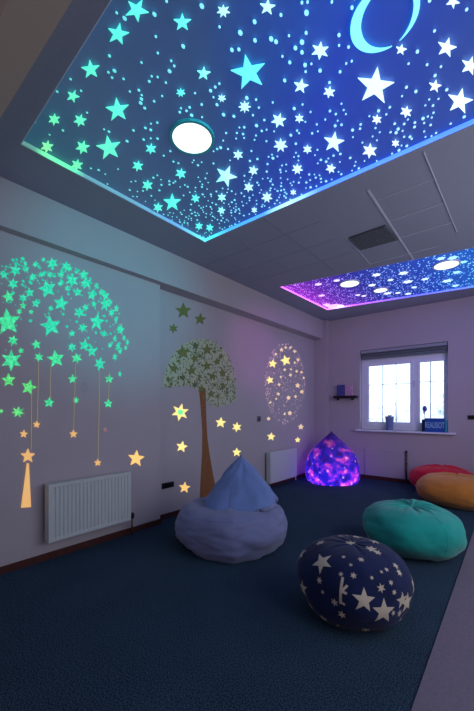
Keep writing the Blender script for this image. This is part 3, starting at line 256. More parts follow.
DOME_DOTS = [(1.333,2.282,0.011),(1.394,1.737,0.006),(0.713,1.862,0.011),(0.652,1.768,0.011),(0.755,2.109,0.006),(1.041,1.971,0.011),(1.068,2.133,0.011),(1.319,2.298,0.011),(1.287,1.781,0.011),(0.747,1.981,0.008),(0.87,1.985,0.016),(1.383,2.224,0.006),(1.555,2.096,0.008),(1.56,2.172,0.016),(0.92,2.223,0.011),(1.233,2.248,0.011),(1.731,1.7,0.011),(0.95,2.048,0.011),(1.651,1.903,0.011),(0.844,2.158,0.008),(1.547,1.676,0.008),(1.258,2.075,0.016),(1.134,2.239,0.016),(1.111,1.888,0.011),(0.78,1.835,0.011),(1.151,2.185,0.011),(1.681,2.048,0.016),(1.472,2.156,0.016),(0.955,2.183,0.016),(0.839,2.106,0.006),(1.632,1.72,0.011),(0.948,2.224,0.016),(1.262,2.173,0.008),(1.485,1.725,0.008),(1.442,1.681,0.016),(0.693,1.716,0.008),(0.715,1.864,0.011),(0.751,2.122,0.011),(1.556,1.962,0.011),(0.941,2.22,0.006),(1.661,1.845,0.006),(1.265,2.114,0.006),(0.823,1.569,0.006),(1.429,2.034,0.008),(0.679,1.55,0.008),(0.823,2.135,0.008),(1.576,1.81,0.006),(1.427,2.209,0.006),(0.854,1.762,0.016),(1.622,1.882,0.011),(1.41,2.239,0.008),(1.435,2.165,0.011),(0.669,1.764,0.011),(1.1,2.281,0.008),(0.729,1.947,0.006),(1.069,2.025,0.006),(0.726,1.922,0.008),(0.738,1.86,0.016),(1.488,2.143,0.011),(1.367,2.172,0.011),(0.985,2.118,0.016),(1.666,1.835,0.008),(1.514,2.077,0.011),(1.682,1.693,0.016),(1.346,2.239,0.006),(1.212,2.158,0.016),(1.671,2.067,0.011),(0.742,2.049,0.006),(1.177,1.958,0.006),(0.81,1.901,0.006),(1.099,2.283,0.006),(0.869,2.218,0.016),(1.325,1.866,0.016),(1.514,1.98,0.008),(0.683,1.614,0.006),(1.073,2.178,0.016),(1.544,2.019,0.011),(0.755,1.613,0.016),(1.53,1.84,0.008),(0.758,2.126,0.016),(1.114,2.281,0.006),(1.482,2.011,0.011),(1.538,1.812,0.016),(0.933,2.249,0.016),(0.98,2.093,0.016),(0.654,1.682,0.008),(1.394,2.28,0.011),(1.506,2.195,0.016),(1.446,2.133,0.011),(1.178,1.847,0.006),(1.1,2.141,0.006),(0.826,1.809,0.016),(0.892,2.231,0.011),(1.616,2.075,0.006),(0.99,1.814,0.006),(1.672,1.807,0.011),(1.136,2.299,0.016),(1.71,2.015,0.011),(1.679,1.72,0.006),(1.371,2.092,0.008),(1.104,2.211,0.006),(1.346,2.287,0.008),(1.123,2.285,0.016),(1.413,1.803,0.006),(1.534,2.111,0.011),(1.217,2.277,0.011),(0.668,1.783,0.008),(1.25,2.222,0.006),(0.802,2.152,0.008),(1.654,2.029,0.016),(1.684,1.929,0.008),(0.724,1.791,0.016),(0.648,1.831,0.008),(0.762,1.998,0.016),(1.084,2.101,0.006),(0.974,1.969,0.006),(0.71,2.072,0.011),(1.438,2.251,0.016),(1.202,1.923,0.008),(1.565,1.816,0.011),(0.659,1.76,0.008),(1.04,2.224,0.016),(1.207,2.248,0.016),(1.179,2.075,0.008),(0.708,2.044,0.011),(1.482,2.179,0.006),(0.902,1.862,0.006),(0.895,2.147,0.016),(1.154,2.208,0.008),(1.279,2.046,0.008),(1.13,2.132,0.011),(0.896,2.206,0.006),(0.776,2.081,0.006),(1.593,1.804,0.011),(1.395,1.937,0.016),(1.045,2.098,0.008),(0.737,2.055,0.006),(0.888,2.141,0.011),(1.578,2.151,0.016),(1.323,1.975,0.006),(1.585,1.922,0.016),(1.213,2.193,0.006),(1.026,2.154,0.006),(1.595,1.926,0.011),(1.203,2.167,0.016),(0.92,1.805,0.006),(1.383,2.199,0.006),(1.272,1.87,0.006),(1.455,1.9,0.016),(1.098,1.855,0.011),(1.683,2.009,0.006),(1.713,1.748,0.016),(0.985,2.086,0.016),(0.999,2.135,0.016),(0.833,2.074,0.008),(1.433,1.693,0.016),(0.792,1.767,0.008),(1.21,2.257,0.008),(1.067,2.277,0.008),(0.717,2.035,0.006),(1.364,2.252,0.011),(1.617,2.12,0.011),(1.26,2.108,0.011),(0.983,2.135,0.006),(1.406,2.191,0.016),(0.926,2.197,0.008),(1.246,2.323,0.006),(1.437,1.671,0.008),(1.247,2.325,0.006),(0.907,2.197,0.011),(0.886,2.196,0.016),(1.49,1.796,0.008),(0.961,2.186,0.011),(1.288,2.24,0.016),(1.275,1.675,0.008),(1.259,2.29,0.011),(1.039,2.238,0.006),(0.803,2.112,0.008),(0.756,1.942,0.008),(0.88,2.054,0.011),(0.929,2.057,0.016),(0.735,2.052,0.006),(0.851,2.18,0.008),(0.956,2.119,0.006),(0.737,1.924,0.011),(0.798,2.029,0.006),(1.449,2.218,0.011),(1.492,1.669,0.016),(1.069,2.19,0.008),(1.495,1.937,0.016),(0.815,2.102,0.008),(1.247,1.813,0.016),(0.892,2.22,0.008),(0.932,2.087,0.011),(1.377,2.18,0.011),(1.112,2.072,0.016),(0.796,2.112,0.006),(1.343,2.294,0.011),(0.717,1.726,0.016),(1.559,2.037,0.011),(1.672,1.926,0.011),(1.423,1.749,0.016),(1.627,1.819,0.016),(1.457,1.827,0.008),(1.12,2.085,0.006),(0.714,2.058,0.016),(1.262,1.725,0.006),(1.488,1.806,0.016),(1.687,1.973,0.016),(0.884,1.899,0.006),(1.569,1.963,0.016),(0.936,2.083,0.011),(1.217,1.904,0.016),(1.087,1.86,0.008),(1.083,2.195,0.016),(1.508,1.985,0.008),(1.314,2.092,0.006),(0.928,2.246,0.016),(0.772,2.121,0.011),(0.826,2.157,0.011),(1.082,1.876,0.008),(0.886,1.718,0.008),(1.303,2.118,0.016),(1.065,2.072,0.011),(0.673,2.019,0.016),(0.767,2.077,0.016),(0.868,1.72,0.006),(1.048,2.212,0.008),(0.84,1.905,0.006),(1.244,2.312,0.006),(1.519,2.089,0.006),(0.671,1.935,0.006),(1.259,2.281,0.016),(0.961,2.159,0.008),(1.089,2.269,0.006),(1.639,1.74,0.016),(0.747,1.919,0.006),(0.855,1.914,0.011),(1.607,2.161,0.006),(1.616,2.082,0.008),(0.647,1.997,0.008),(1.267,1.757,0.006),(1.443,2.212,0.008),(0.755,1.965,0.006),(1.151,2.189,0.016),(0.736,1.895,0.011),(0.89,1.753,0.008),(1.255,2.23,0.008),(0.803,2.106,0.008),(0.729,1.967,0.016),(0.72,1.595,0.006),(1.03,2.118,0.011),(0.946,2.189,0.016),(0.981,1.805,0.016),(1.155,1.822,0.016),(1.542,2.154,0.011),(1.193,2.295,0.006),(1.348,2.19,0.006),(0.688,1.873,0.006),(1.659,1.78,0.016),(1.459,2.059,0.006),(1.693,1.868,0.016),(1.71,1.914,0.008),(1.267,2.214,0.016)]
S_BIGGOLD = [(1.895,0.767),(1.914,0.712),(1.98,0.695),(1.925,0.668),(1.934,0.611),(1.882,0.651),(1.824,0.634),(1.845,0.684),(1.802,0.729),(1.865,0.721)]
S_TASSEL = [(0.964,0.863),(0.977,0.827),(1.012,0.82),(0.985,0.797),(0.994,0.759),(0.964,0.782),(0.934,0.766),(0.942,0.802),(0.916,0.829),(0.95,0.829)]
S_G2 = [(1.026,1.065),(1.031,1.046),(1.049,1.042),(1.034,1.031),(1.036,1.011),(1.022,1.024),(1.006,1.016),(1.011,1.034),(0.999,1.049),(1.017,1.048)]
S_G3 = [(1.115,1.244),(1.123,1.217),(1.15,1.212),(1.128,1.195),(1.131,1.167),(1.11,1.184),(1.085,1.171),(1.094,1.198),(1.076,1.218),(1.102,1.218)]
S_G4A = [(1.322,1.251),(1.326,1.234),(1.343,1.236),(1.331,1.224),(1.341,1.21),(1.324,1.214),(1.317,1.199),(1.312,1.215),(1.296,1.214),(1.308,1.226),(1.298,1.24),(1.314,1.235)]
S_G4 = [(1.297,0.985),(1.306,0.963),(1.33,0.959),(1.312,0.945),(1.317,0.922),(1.297,0.935),(1.277,0.924),(1.283,0.947),(1.265,0.963),(1.288,0.963)]
S_G5 = [(1.505,0.726),(1.514,0.704),(1.537,0.699),(1.519,0.687),(1.525,0.664),(1.505,0.679),(1.485,0.669),(1.49,0.69),(1.472,0.707),(1.496,0.706)]
S_G6 = [(1.601,1.241),(1.613,1.216),(1.643,1.214),(1.62,1.196),(1.627,1.168),(1.601,1.183),(1.576,1.168),(1.583,1.195),(1.56,1.213),(1.59,1.215)]
S_G6A = [(1.614,1.457),(1.622,1.432),(1.651,1.429),(1.627,1.412),(1.631,1.386),(1.608,1.401),(1.582,1.387),(1.591,1.413),(1.572,1.431),(1.6,1.432)]
S_LOOSEGOLD = [(0.94,1.002),(0.945,0.981),(0.965,0.976),(0.949,0.964),(0.951,0.942),(0.936,0.956),(0.918,0.948),(0.924,0.968),(0.911,0.985),(0.93,0.983)]
S_LOOSEGREEN = [(0.904,1.171),(0.91,1.146),(0.936,1.153),(0.919,1.133),(0.941,1.118),(0.914,1.118),(0.914,1.093),(0.898,1.113),(0.877,1.097),(0.884,1.121),(0.858,1.126),(0.881,1.137),(0.869,1.159),(0.893,1.148)]
S_EDGEGREEN = [(0.797,1.154),(0.799,1.143),(0.81,1.144),(0.802,1.135),(0.808,1.126),(0.798,1.129),(0.794,1.118),(0.791,1.13),(0.781,1.129),(0.788,1.137),(0.783,1.147),(0.792,1.144)]
S_FAINT = [(1.578,0.996),(1.586,0.983),(1.6,0.977),(1.589,0.967),(1.588,0.953),(1.574,0.96),(1.56,0.957),(1.562,0.971),(1.554,0.984),(1.569,0.986)]
TASSEL = [(0.957, 0.754), (0.97, 0.752), (0.984, 0.428), (0.919, 0.437)]
STRINGS = [[(0.989, 1.309), (0.986, 0.857)], [(1.038, 1.507), (1.027, 1.063)], [(1.124, 1.485), (1.119, 1.238)], [(1.314, 1.52), (1.298, 0.983)], [(1.523, 1.481), (1.507, 0.725)], [(1.611, 1.48), (1.604, 1.233)]]
SWIRL = [(1.389, 1.332), (1.429, 1.334)]
S_O1 = [(2.554,2.337),(2.587,2.285),(2.674,2.3),(2.607,2.242),(2.627,2.183),(2.554,2.202),(2.483,2.153),(2.502,2.219),(2.439,2.246),(2.521,2.27)]
S_O2 = [(2.823,2.278),(2.844,2.234),(2.915,2.239),(2.855,2.198),(2.865,2.149),(2.808,2.169),(2.746,2.135),(2.768,2.187),(2.721,2.213),(2.79,2.226)]
S_O3 = [(2.419,2.078),(2.43,2.045),(2.476,2.056),(2.443,2.025),(2.469,2.0),(2.424,2.002),(2.405,1.967),(2.393,1.999),(2.349,1.989),(2.381,2.019),(2.356,2.043),(2.399,2.042)]
S_F1 = [(2.533,1.214),(2.545,1.152),(2.631,1.15),(2.564,1.11),(2.604,1.053),(2.526,1.077),(2.482,1.024),(2.47,1.087),(2.39,1.09),(2.452,1.128),(2.414,1.183),(2.489,1.16)]
S_F2 = [(2.548,0.801),(2.559,0.756),(2.617,0.739),(2.564,0.721),(2.566,0.676),(2.523,0.71),(2.468,0.7),(2.493,0.738),(2.457,0.776),(2.515,0.766)]
S_F3 = [(2.58,0.344),(2.598,0.297),(2.658,0.279),(2.607,0.261),(2.616,0.215),(2.568,0.251),(2.514,0.241),(2.534,0.28),(2.493,0.319),(2.552,0.309)]
S_F4 = [(3.176,1.053),(3.197,1.007),(3.267,0.997),(3.208,0.971),(3.218,0.924),(3.162,0.955),(3.1,0.937),(3.122,0.98),(3.075,1.015),(3.143,1.012)]
S_F5 = [(3.489,0.983),(3.506,0.941),(3.575,0.942),(3.526,0.913),(3.565,0.875),(3.498,0.889),(3.469,0.852),(3.452,0.894),(3.386,0.894),(3.433,0.922),(3.396,0.959),(3.46,0.946)]
S_F6 = [(3.479,0.646),(3.504,0.605),(3.571,0.595),(3.52,0.573),(3.535,0.53),(3.479,0.558),(3.423,0.542),(3.438,0.581),(3.39,0.612),(3.454,0.61)]
S_E1 = [(4.297,0.804),(4.32,0.761),(4.398,0.748),(4.333,0.727),(4.343,0.683),(4.281,0.714),(4.212,0.7),(4.237,0.739),(4.185,0.773),(4.261,0.768)]
S_E2 = [(5.074,0.689),(5.1,0.656),(5.169,0.649),(5.116,0.63),(5.132,0.596),(5.074,0.618),(5.017,0.604),(5.032,0.636),(4.982,0.661),(5.048,0.659)]
S_F1IN = [(2.52,1.166),(2.526,1.135),(2.568,1.134),(2.535,1.114),(2.555,1.086),(2.516,1.098),(2.495,1.072),(2.489,1.103),(2.448,1.104),(2.48,1.123),(2.46,1.151),(2.498,1.14)]
TRUNK = [(2.793, 1.397), (2.826, 1.14), (2.846, 0.928), (2.846, 0.67), (2.826, 0.413), (2.8, 0.114), (3.072, 0.059), (3.086, 0.155), (3.029, 0.36), (2.98, 0.561), (2.932, 0.805), (2.912, 1.045), (2.899, 1.402)]
CANOPY = [(2.267, 1.389), (2.288, 1.528), (2.341, 1.631), (2.395, 1.722), (2.479, 1.811), (2.577, 1.887), (2.686, 1.94), (2.813, 1.978), (2.96, 1.987), (3.086, 1.967), (3.211, 1.91), (3.326, 1.818), (3.414, 1.687), (3.454, 1.549), (3.471, 1.403), (3.479, 1.266), (3.35, 1.237), (3.249, 1.2), (3.122, 1.184), (3.015, 1.184), (2.946, 1.227), (2.899, 1.321), (2.813, 1.374), (2.686, 1.401), (2.577, 1.418), (2.479, 1.404), (2.368, 1.385)]
CANOPY_STARS = [[(2.533,1.86),(2.57,1.815),(2.648,1.826),(2.594,1.777),(2.619,1.725),(2.55,1.742),(2.49,1.7),(2.5,1.758),(2.439,1.782),(2.512,1.802)],[(2.741,1.926),(2.753,1.897),(2.796,1.897),(2.76,1.874),(2.765,1.843),(2.731,1.858),(2.692,1.84),(2.707,1.871),(2.678,1.89),(2.72,1.895)],[(2.923,1.932),(2.952,1.891),(3.023,1.898),(2.97,1.858),(2.988,1.812),(2.927,1.829),(2.87,1.795),(2.883,1.845),(2.831,1.868),(2.898,1.883)],[(2.433,1.64),(2.44,1.606),(2.485,1.599),(2.444,1.579),(2.444,1.543),(2.411,1.565),(2.369,1.55),(2.389,1.584),(2.362,1.609),(2.406,1.609)],[(2.706,1.787),(2.737,1.761),(2.789,1.774),(2.759,1.739),(2.784,1.708),(2.734,1.713),(2.699,1.682),(2.697,1.719),(2.652,1.73),(2.699,1.749)],[(2.662,1.647),(2.691,1.615),(2.747,1.624),(2.711,1.589),(2.732,1.553),(2.681,1.564),(2.64,1.535),(2.644,1.575),(2.598,1.592),(2.65,1.606)],[(2.908,1.728),(2.938,1.694),(3.0,1.703),(2.959,1.667),(2.98,1.628),(2.925,1.641),(2.878,1.61),(2.884,1.653),(2.835,1.671),(2.893,1.685)],[(3.088,1.784),(3.113,1.758),(3.164,1.766),(3.13,1.736),(3.149,1.707),(3.103,1.715),(3.065,1.69),(3.069,1.724),(3.028,1.738),(3.076,1.75)],[(3.039,1.605),(3.049,1.57),(3.101,1.563),(3.054,1.542),(3.057,1.505),(3.017,1.527),(2.968,1.511),(2.99,1.546),(2.958,1.572),(3.009,1.572)],[(3.203,1.662),(3.225,1.629),(3.282,1.631),(3.238,1.602),(3.251,1.566),(3.203,1.583),(3.155,1.559),(3.168,1.597),(3.126,1.618),(3.181,1.626)],[(2.54,1.544),(2.554,1.522),(2.588,1.531),(2.568,1.509),(2.593,1.492),(2.558,1.492),(2.549,1.466),(2.535,1.488),(2.502,1.479),(2.521,1.502),(2.498,1.518),(2.531,1.519)],[(2.725,1.472),(2.738,1.448),(2.774,1.454),(2.751,1.432),(2.774,1.413),(2.738,1.416),(2.725,1.39),(2.713,1.414),(2.677,1.408),(2.7,1.43),(2.677,1.449),(2.713,1.446)],[(2.846,1.444),(2.855,1.409),(2.904,1.401),(2.859,1.382),(2.861,1.347),(2.825,1.37),(2.779,1.356),(2.8,1.388),(2.77,1.415),(2.818,1.413)],[(3.216,1.491),(3.23,1.464),(3.274,1.47),(3.244,1.447),(3.271,1.425),(3.228,1.429),(3.211,1.401),(3.197,1.428),(3.154,1.422),(3.183,1.445),(3.157,1.467),(3.199,1.463)],[(2.989,1.384),(3.009,1.354),(3.057,1.354),(3.021,1.331),(3.033,1.299),(2.992,1.314),(2.952,1.295),(2.962,1.327),(2.925,1.347),(2.972,1.352)],[(2.344,1.502),(2.351,1.483),(2.377,1.486),(2.358,1.47),(2.373,1.454),(2.348,1.458),(2.337,1.439),(2.33,1.458),(2.304,1.455),(2.323,1.471),(2.308,1.486),(2.333,1.483)],[(3.182,1.847),(3.191,1.826),(3.225,1.833),(3.201,1.813),(3.221,1.797),(3.188,1.799),(3.174,1.776),(3.165,1.797),(3.132,1.791),(3.155,1.81),(3.135,1.826),(3.168,1.825)],[(2.805,1.563),(2.815,1.547),(2.839,1.553),(2.824,1.537),(2.842,1.525),(2.816,1.525),(2.809,1.507),(2.799,1.523),(2.775,1.518),(2.789,1.533),(2.772,1.545),(2.797,1.545)],[(2.483,1.703),(2.492,1.689),(2.513,1.695),(2.5,1.68),(2.515,1.669),(2.493,1.668),(2.486,1.651),(2.477,1.666),(2.456,1.66),(2.469,1.675),(2.455,1.686),(2.476,1.686)],[(2.799,1.803),(2.812,1.79),(2.833,1.799),(2.822,1.783),(2.841,1.775),(2.818,1.772),(2.815,1.755),(2.802,1.767),(2.781,1.758),(2.791,1.774),(2.773,1.782),(2.796,1.786)],[(3.056,1.882),(3.066,1.867),(3.091,1.874),(3.075,1.858),(3.092,1.847),(3.067,1.846),(3.059,1.829),(3.049,1.844),(3.025,1.837),(3.04,1.853),(3.023,1.863),(3.048,1.864)],[(3.315,1.569),(3.32,1.548),(3.353,1.549),(3.326,1.534),(3.341,1.515),(3.311,1.522),(3.293,1.503),(3.289,1.524),(3.256,1.523),(3.282,1.537),(3.268,1.556),(3.297,1.549)],[(2.634,1.48),(2.643,1.468),(2.662,1.473),(2.651,1.46),(2.665,1.451),(2.646,1.451),(2.641,1.436),(2.632,1.449),(2.614,1.444),(2.624,1.456),(2.61,1.466),(2.63,1.466)],[(3.054,1.478),(3.066,1.462),(3.093,1.468),(3.077,1.451),(3.096,1.439),(3.068,1.439),(3.061,1.42),(3.049,1.437),(3.023,1.431),(3.039,1.447),(3.019,1.46),(3.047,1.46)],[(2.381,1.448),(2.387,1.432),(2.408,1.435),(2.394,1.422),(2.406,1.41),(2.385,1.412),(2.377,1.397),(2.371,1.412),(2.35,1.409),(2.364,1.422),(2.352,1.435),(2.372,1.432)],[(3.288,1.396),(3.297,1.377),(3.327,1.381),(3.306,1.365),(3.325,1.35),(3.295,1.353),(3.283,1.335),(3.274,1.353),(3.245,1.35),(3.265,1.365),(3.247,1.38),(3.276,1.377)],[(2.87,1.323),(2.885,1.307),(2.911,1.315),(2.897,1.297),(2.919,1.285),(2.891,1.284),(2.887,1.264),(2.872,1.28),(2.846,1.273),(2.859,1.29),(2.838,1.302),(2.866,1.304)],[(3.107,1.343),(3.118,1.325),(3.149,1.33),(3.13,1.313),(3.15,1.298),(3.12,1.3),(3.11,1.28),(3.099,1.299),(3.069,1.294),(3.088,1.31),(3.068,1.325),(3.097,1.323)]]
EGG_STARS = [[(4.346,1.907),(4.366,1.865),(4.448,1.863),(4.377,1.831),(4.385,1.786),(4.322,1.809),(4.248,1.784),(4.277,1.829),(4.224,1.857),(4.304,1.863)],[(4.652,2.006),(4.722,1.968),(4.835,1.992),(4.77,1.935),(4.827,1.888),(4.716,1.893),(4.64,1.842),(4.636,1.9),(4.537,1.914),(4.639,1.946)],[(4.229,1.641),(4.271,1.611),(4.344,1.623),(4.3,1.587),(4.334,1.552),(4.264,1.56),(4.213,1.529),(4.213,1.569),(4.15,1.583),(4.217,1.6)],[(5.088,1.596),(5.103,1.566),(5.165,1.563),(5.111,1.543),(5.116,1.512),(5.068,1.53),(5.011,1.515),(5.035,1.545),(4.995,1.566),(5.056,1.568)],[(5.235,1.49),(5.244,1.464),(5.296,1.457),(5.247,1.443),(5.246,1.416),(5.208,1.434),(5.156,1.424),(5.181,1.448),(5.149,1.469),(5.203,1.467)],[(4.763,1.375),(4.795,1.354),(4.848,1.36),(4.818,1.336),(4.843,1.312),(4.792,1.319),(4.755,1.298),(4.754,1.326),(4.707,1.336),(4.756,1.347)],[(4.473,1.415),(4.498,1.399),(4.538,1.396),(4.507,1.381),(4.5,1.359),(4.474,1.375),(4.435,1.378),(4.466,1.393)],[(4.83,1.132),(4.847,1.105),(4.901,1.101),(4.857,1.084),(4.865,1.057),(4.821,1.073),(4.774,1.061),(4.79,1.088),(4.753,1.107),(4.806,1.107)],[(4.211,1.043),(4.23,1.024),(4.268,1.024),(4.242,1.009),(4.256,0.989),(4.221,0.998),(4.192,0.986),(4.196,1.007),(4.165,1.019),(4.201,1.022)],[(5.194,0.906),(5.216,0.87),(5.29,0.861),(5.228,0.842),(5.239,0.805),(5.179,0.83),(5.113,0.816),(5.137,0.85),(5.086,0.878),(5.159,0.875)],[(4.826,1.735),(4.855,1.72),(4.899,1.72),(4.865,1.702),(4.858,1.679),(4.829,1.694),(4.786,1.695),(4.819,1.712)],[(4.556,1.678),(4.57,1.664),(4.599,1.659),(4.571,1.65),(4.558,1.633),(4.544,1.647),(4.515,1.652),(4.543,1.662)],[(4.492,1.562),(4.516,1.546),(4.555,1.543),(4.523,1.528),(4.513,1.506),(4.489,1.523),(4.451,1.526),(4.482,1.54)],[(4.663,1.804),(4.682,1.789),(4.718,1.785),(4.685,1.772),(4.673,1.752),(4.654,1.768),(4.619,1.771),(4.651,1.784)],[(4.417,2.019),(4.428,2.002),(4.458,1.996),(4.425,1.985),(4.407,1.967),(4.396,1.984),(4.366,1.99),(4.399,2.0)],[(4.574,2.117),(4.591,2.096),(4.637,2.1),(4.602,2.08),(4.612,2.057),(4.573,2.065),(4.534,2.047),(4.545,2.072),(4.511,2.084),(4.556,2.092)],[(4.707,2.161),(4.715,2.143),(4.746,2.135),(4.709,2.125),(4.686,2.106),(4.678,2.125),(4.648,2.132),(4.684,2.142)],[(4.868,1.822),(4.874,1.808),(4.898,1.801),(4.869,1.794),(4.852,1.781),(4.845,1.795),(4.821,1.802),(4.85,1.808)],[(5.047,1.814),(5.062,1.796),(5.098,1.789),(5.059,1.778),(5.039,1.758),(5.024,1.776),(4.988,1.783),(5.027,1.794)],[(5.215,1.812),(5.225,1.792),(5.26,1.782),(5.217,1.774),(5.191,1.755),(5.181,1.775),(5.147,1.785),(5.189,1.793)],[(5.273,1.716),(5.295,1.703),(5.333,1.701),(5.302,1.687),(5.292,1.668),(5.27,1.682),(5.232,1.684),(5.263,1.697)],[(5.086,2.012),(5.107,1.993),(5.151,1.988),(5.108,1.973),(5.088,1.949),(5.068,1.969),(5.025,1.973),(5.067,1.988)],[(4.976,1.945),(4.994,1.932),(5.028,1.93),(4.998,1.917),(4.986,1.898),(4.968,1.912),(4.934,1.914),(4.964,1.927)],[(4.979,2.141),(4.996,2.121),(5.036,2.115),(4.993,2.101),(4.97,2.078),(4.954,2.098),(4.914,2.104),(4.957,2.118)],[(4.993,1.391),(5.019,1.375),(5.059,1.372),(5.027,1.358),(5.018,1.337),(4.993,1.353),(4.953,1.356),(4.985,1.37)],[(4.852,2.178),(4.859,2.162),(4.887,2.154),(4.853,2.146),(4.831,2.129),(4.824,2.146),(4.798,2.153),(4.831,2.161)],[(4.665,1.101),(4.681,1.086),(4.712,1.079),(4.683,1.071),(4.671,1.055),(4.655,1.07),(4.625,1.076),(4.653,1.085)],[(4.265,1.273),(4.272,1.258),(4.296,1.249),(4.268,1.244),(4.252,1.23),(4.244,1.246),(4.22,1.255),(4.248,1.26)],[(4.432,1.331),(4.436,1.317),(4.456,1.308),(4.43,1.305),(4.413,1.294),(4.409,1.308),(4.389,1.317),(4.415,1.32)]]
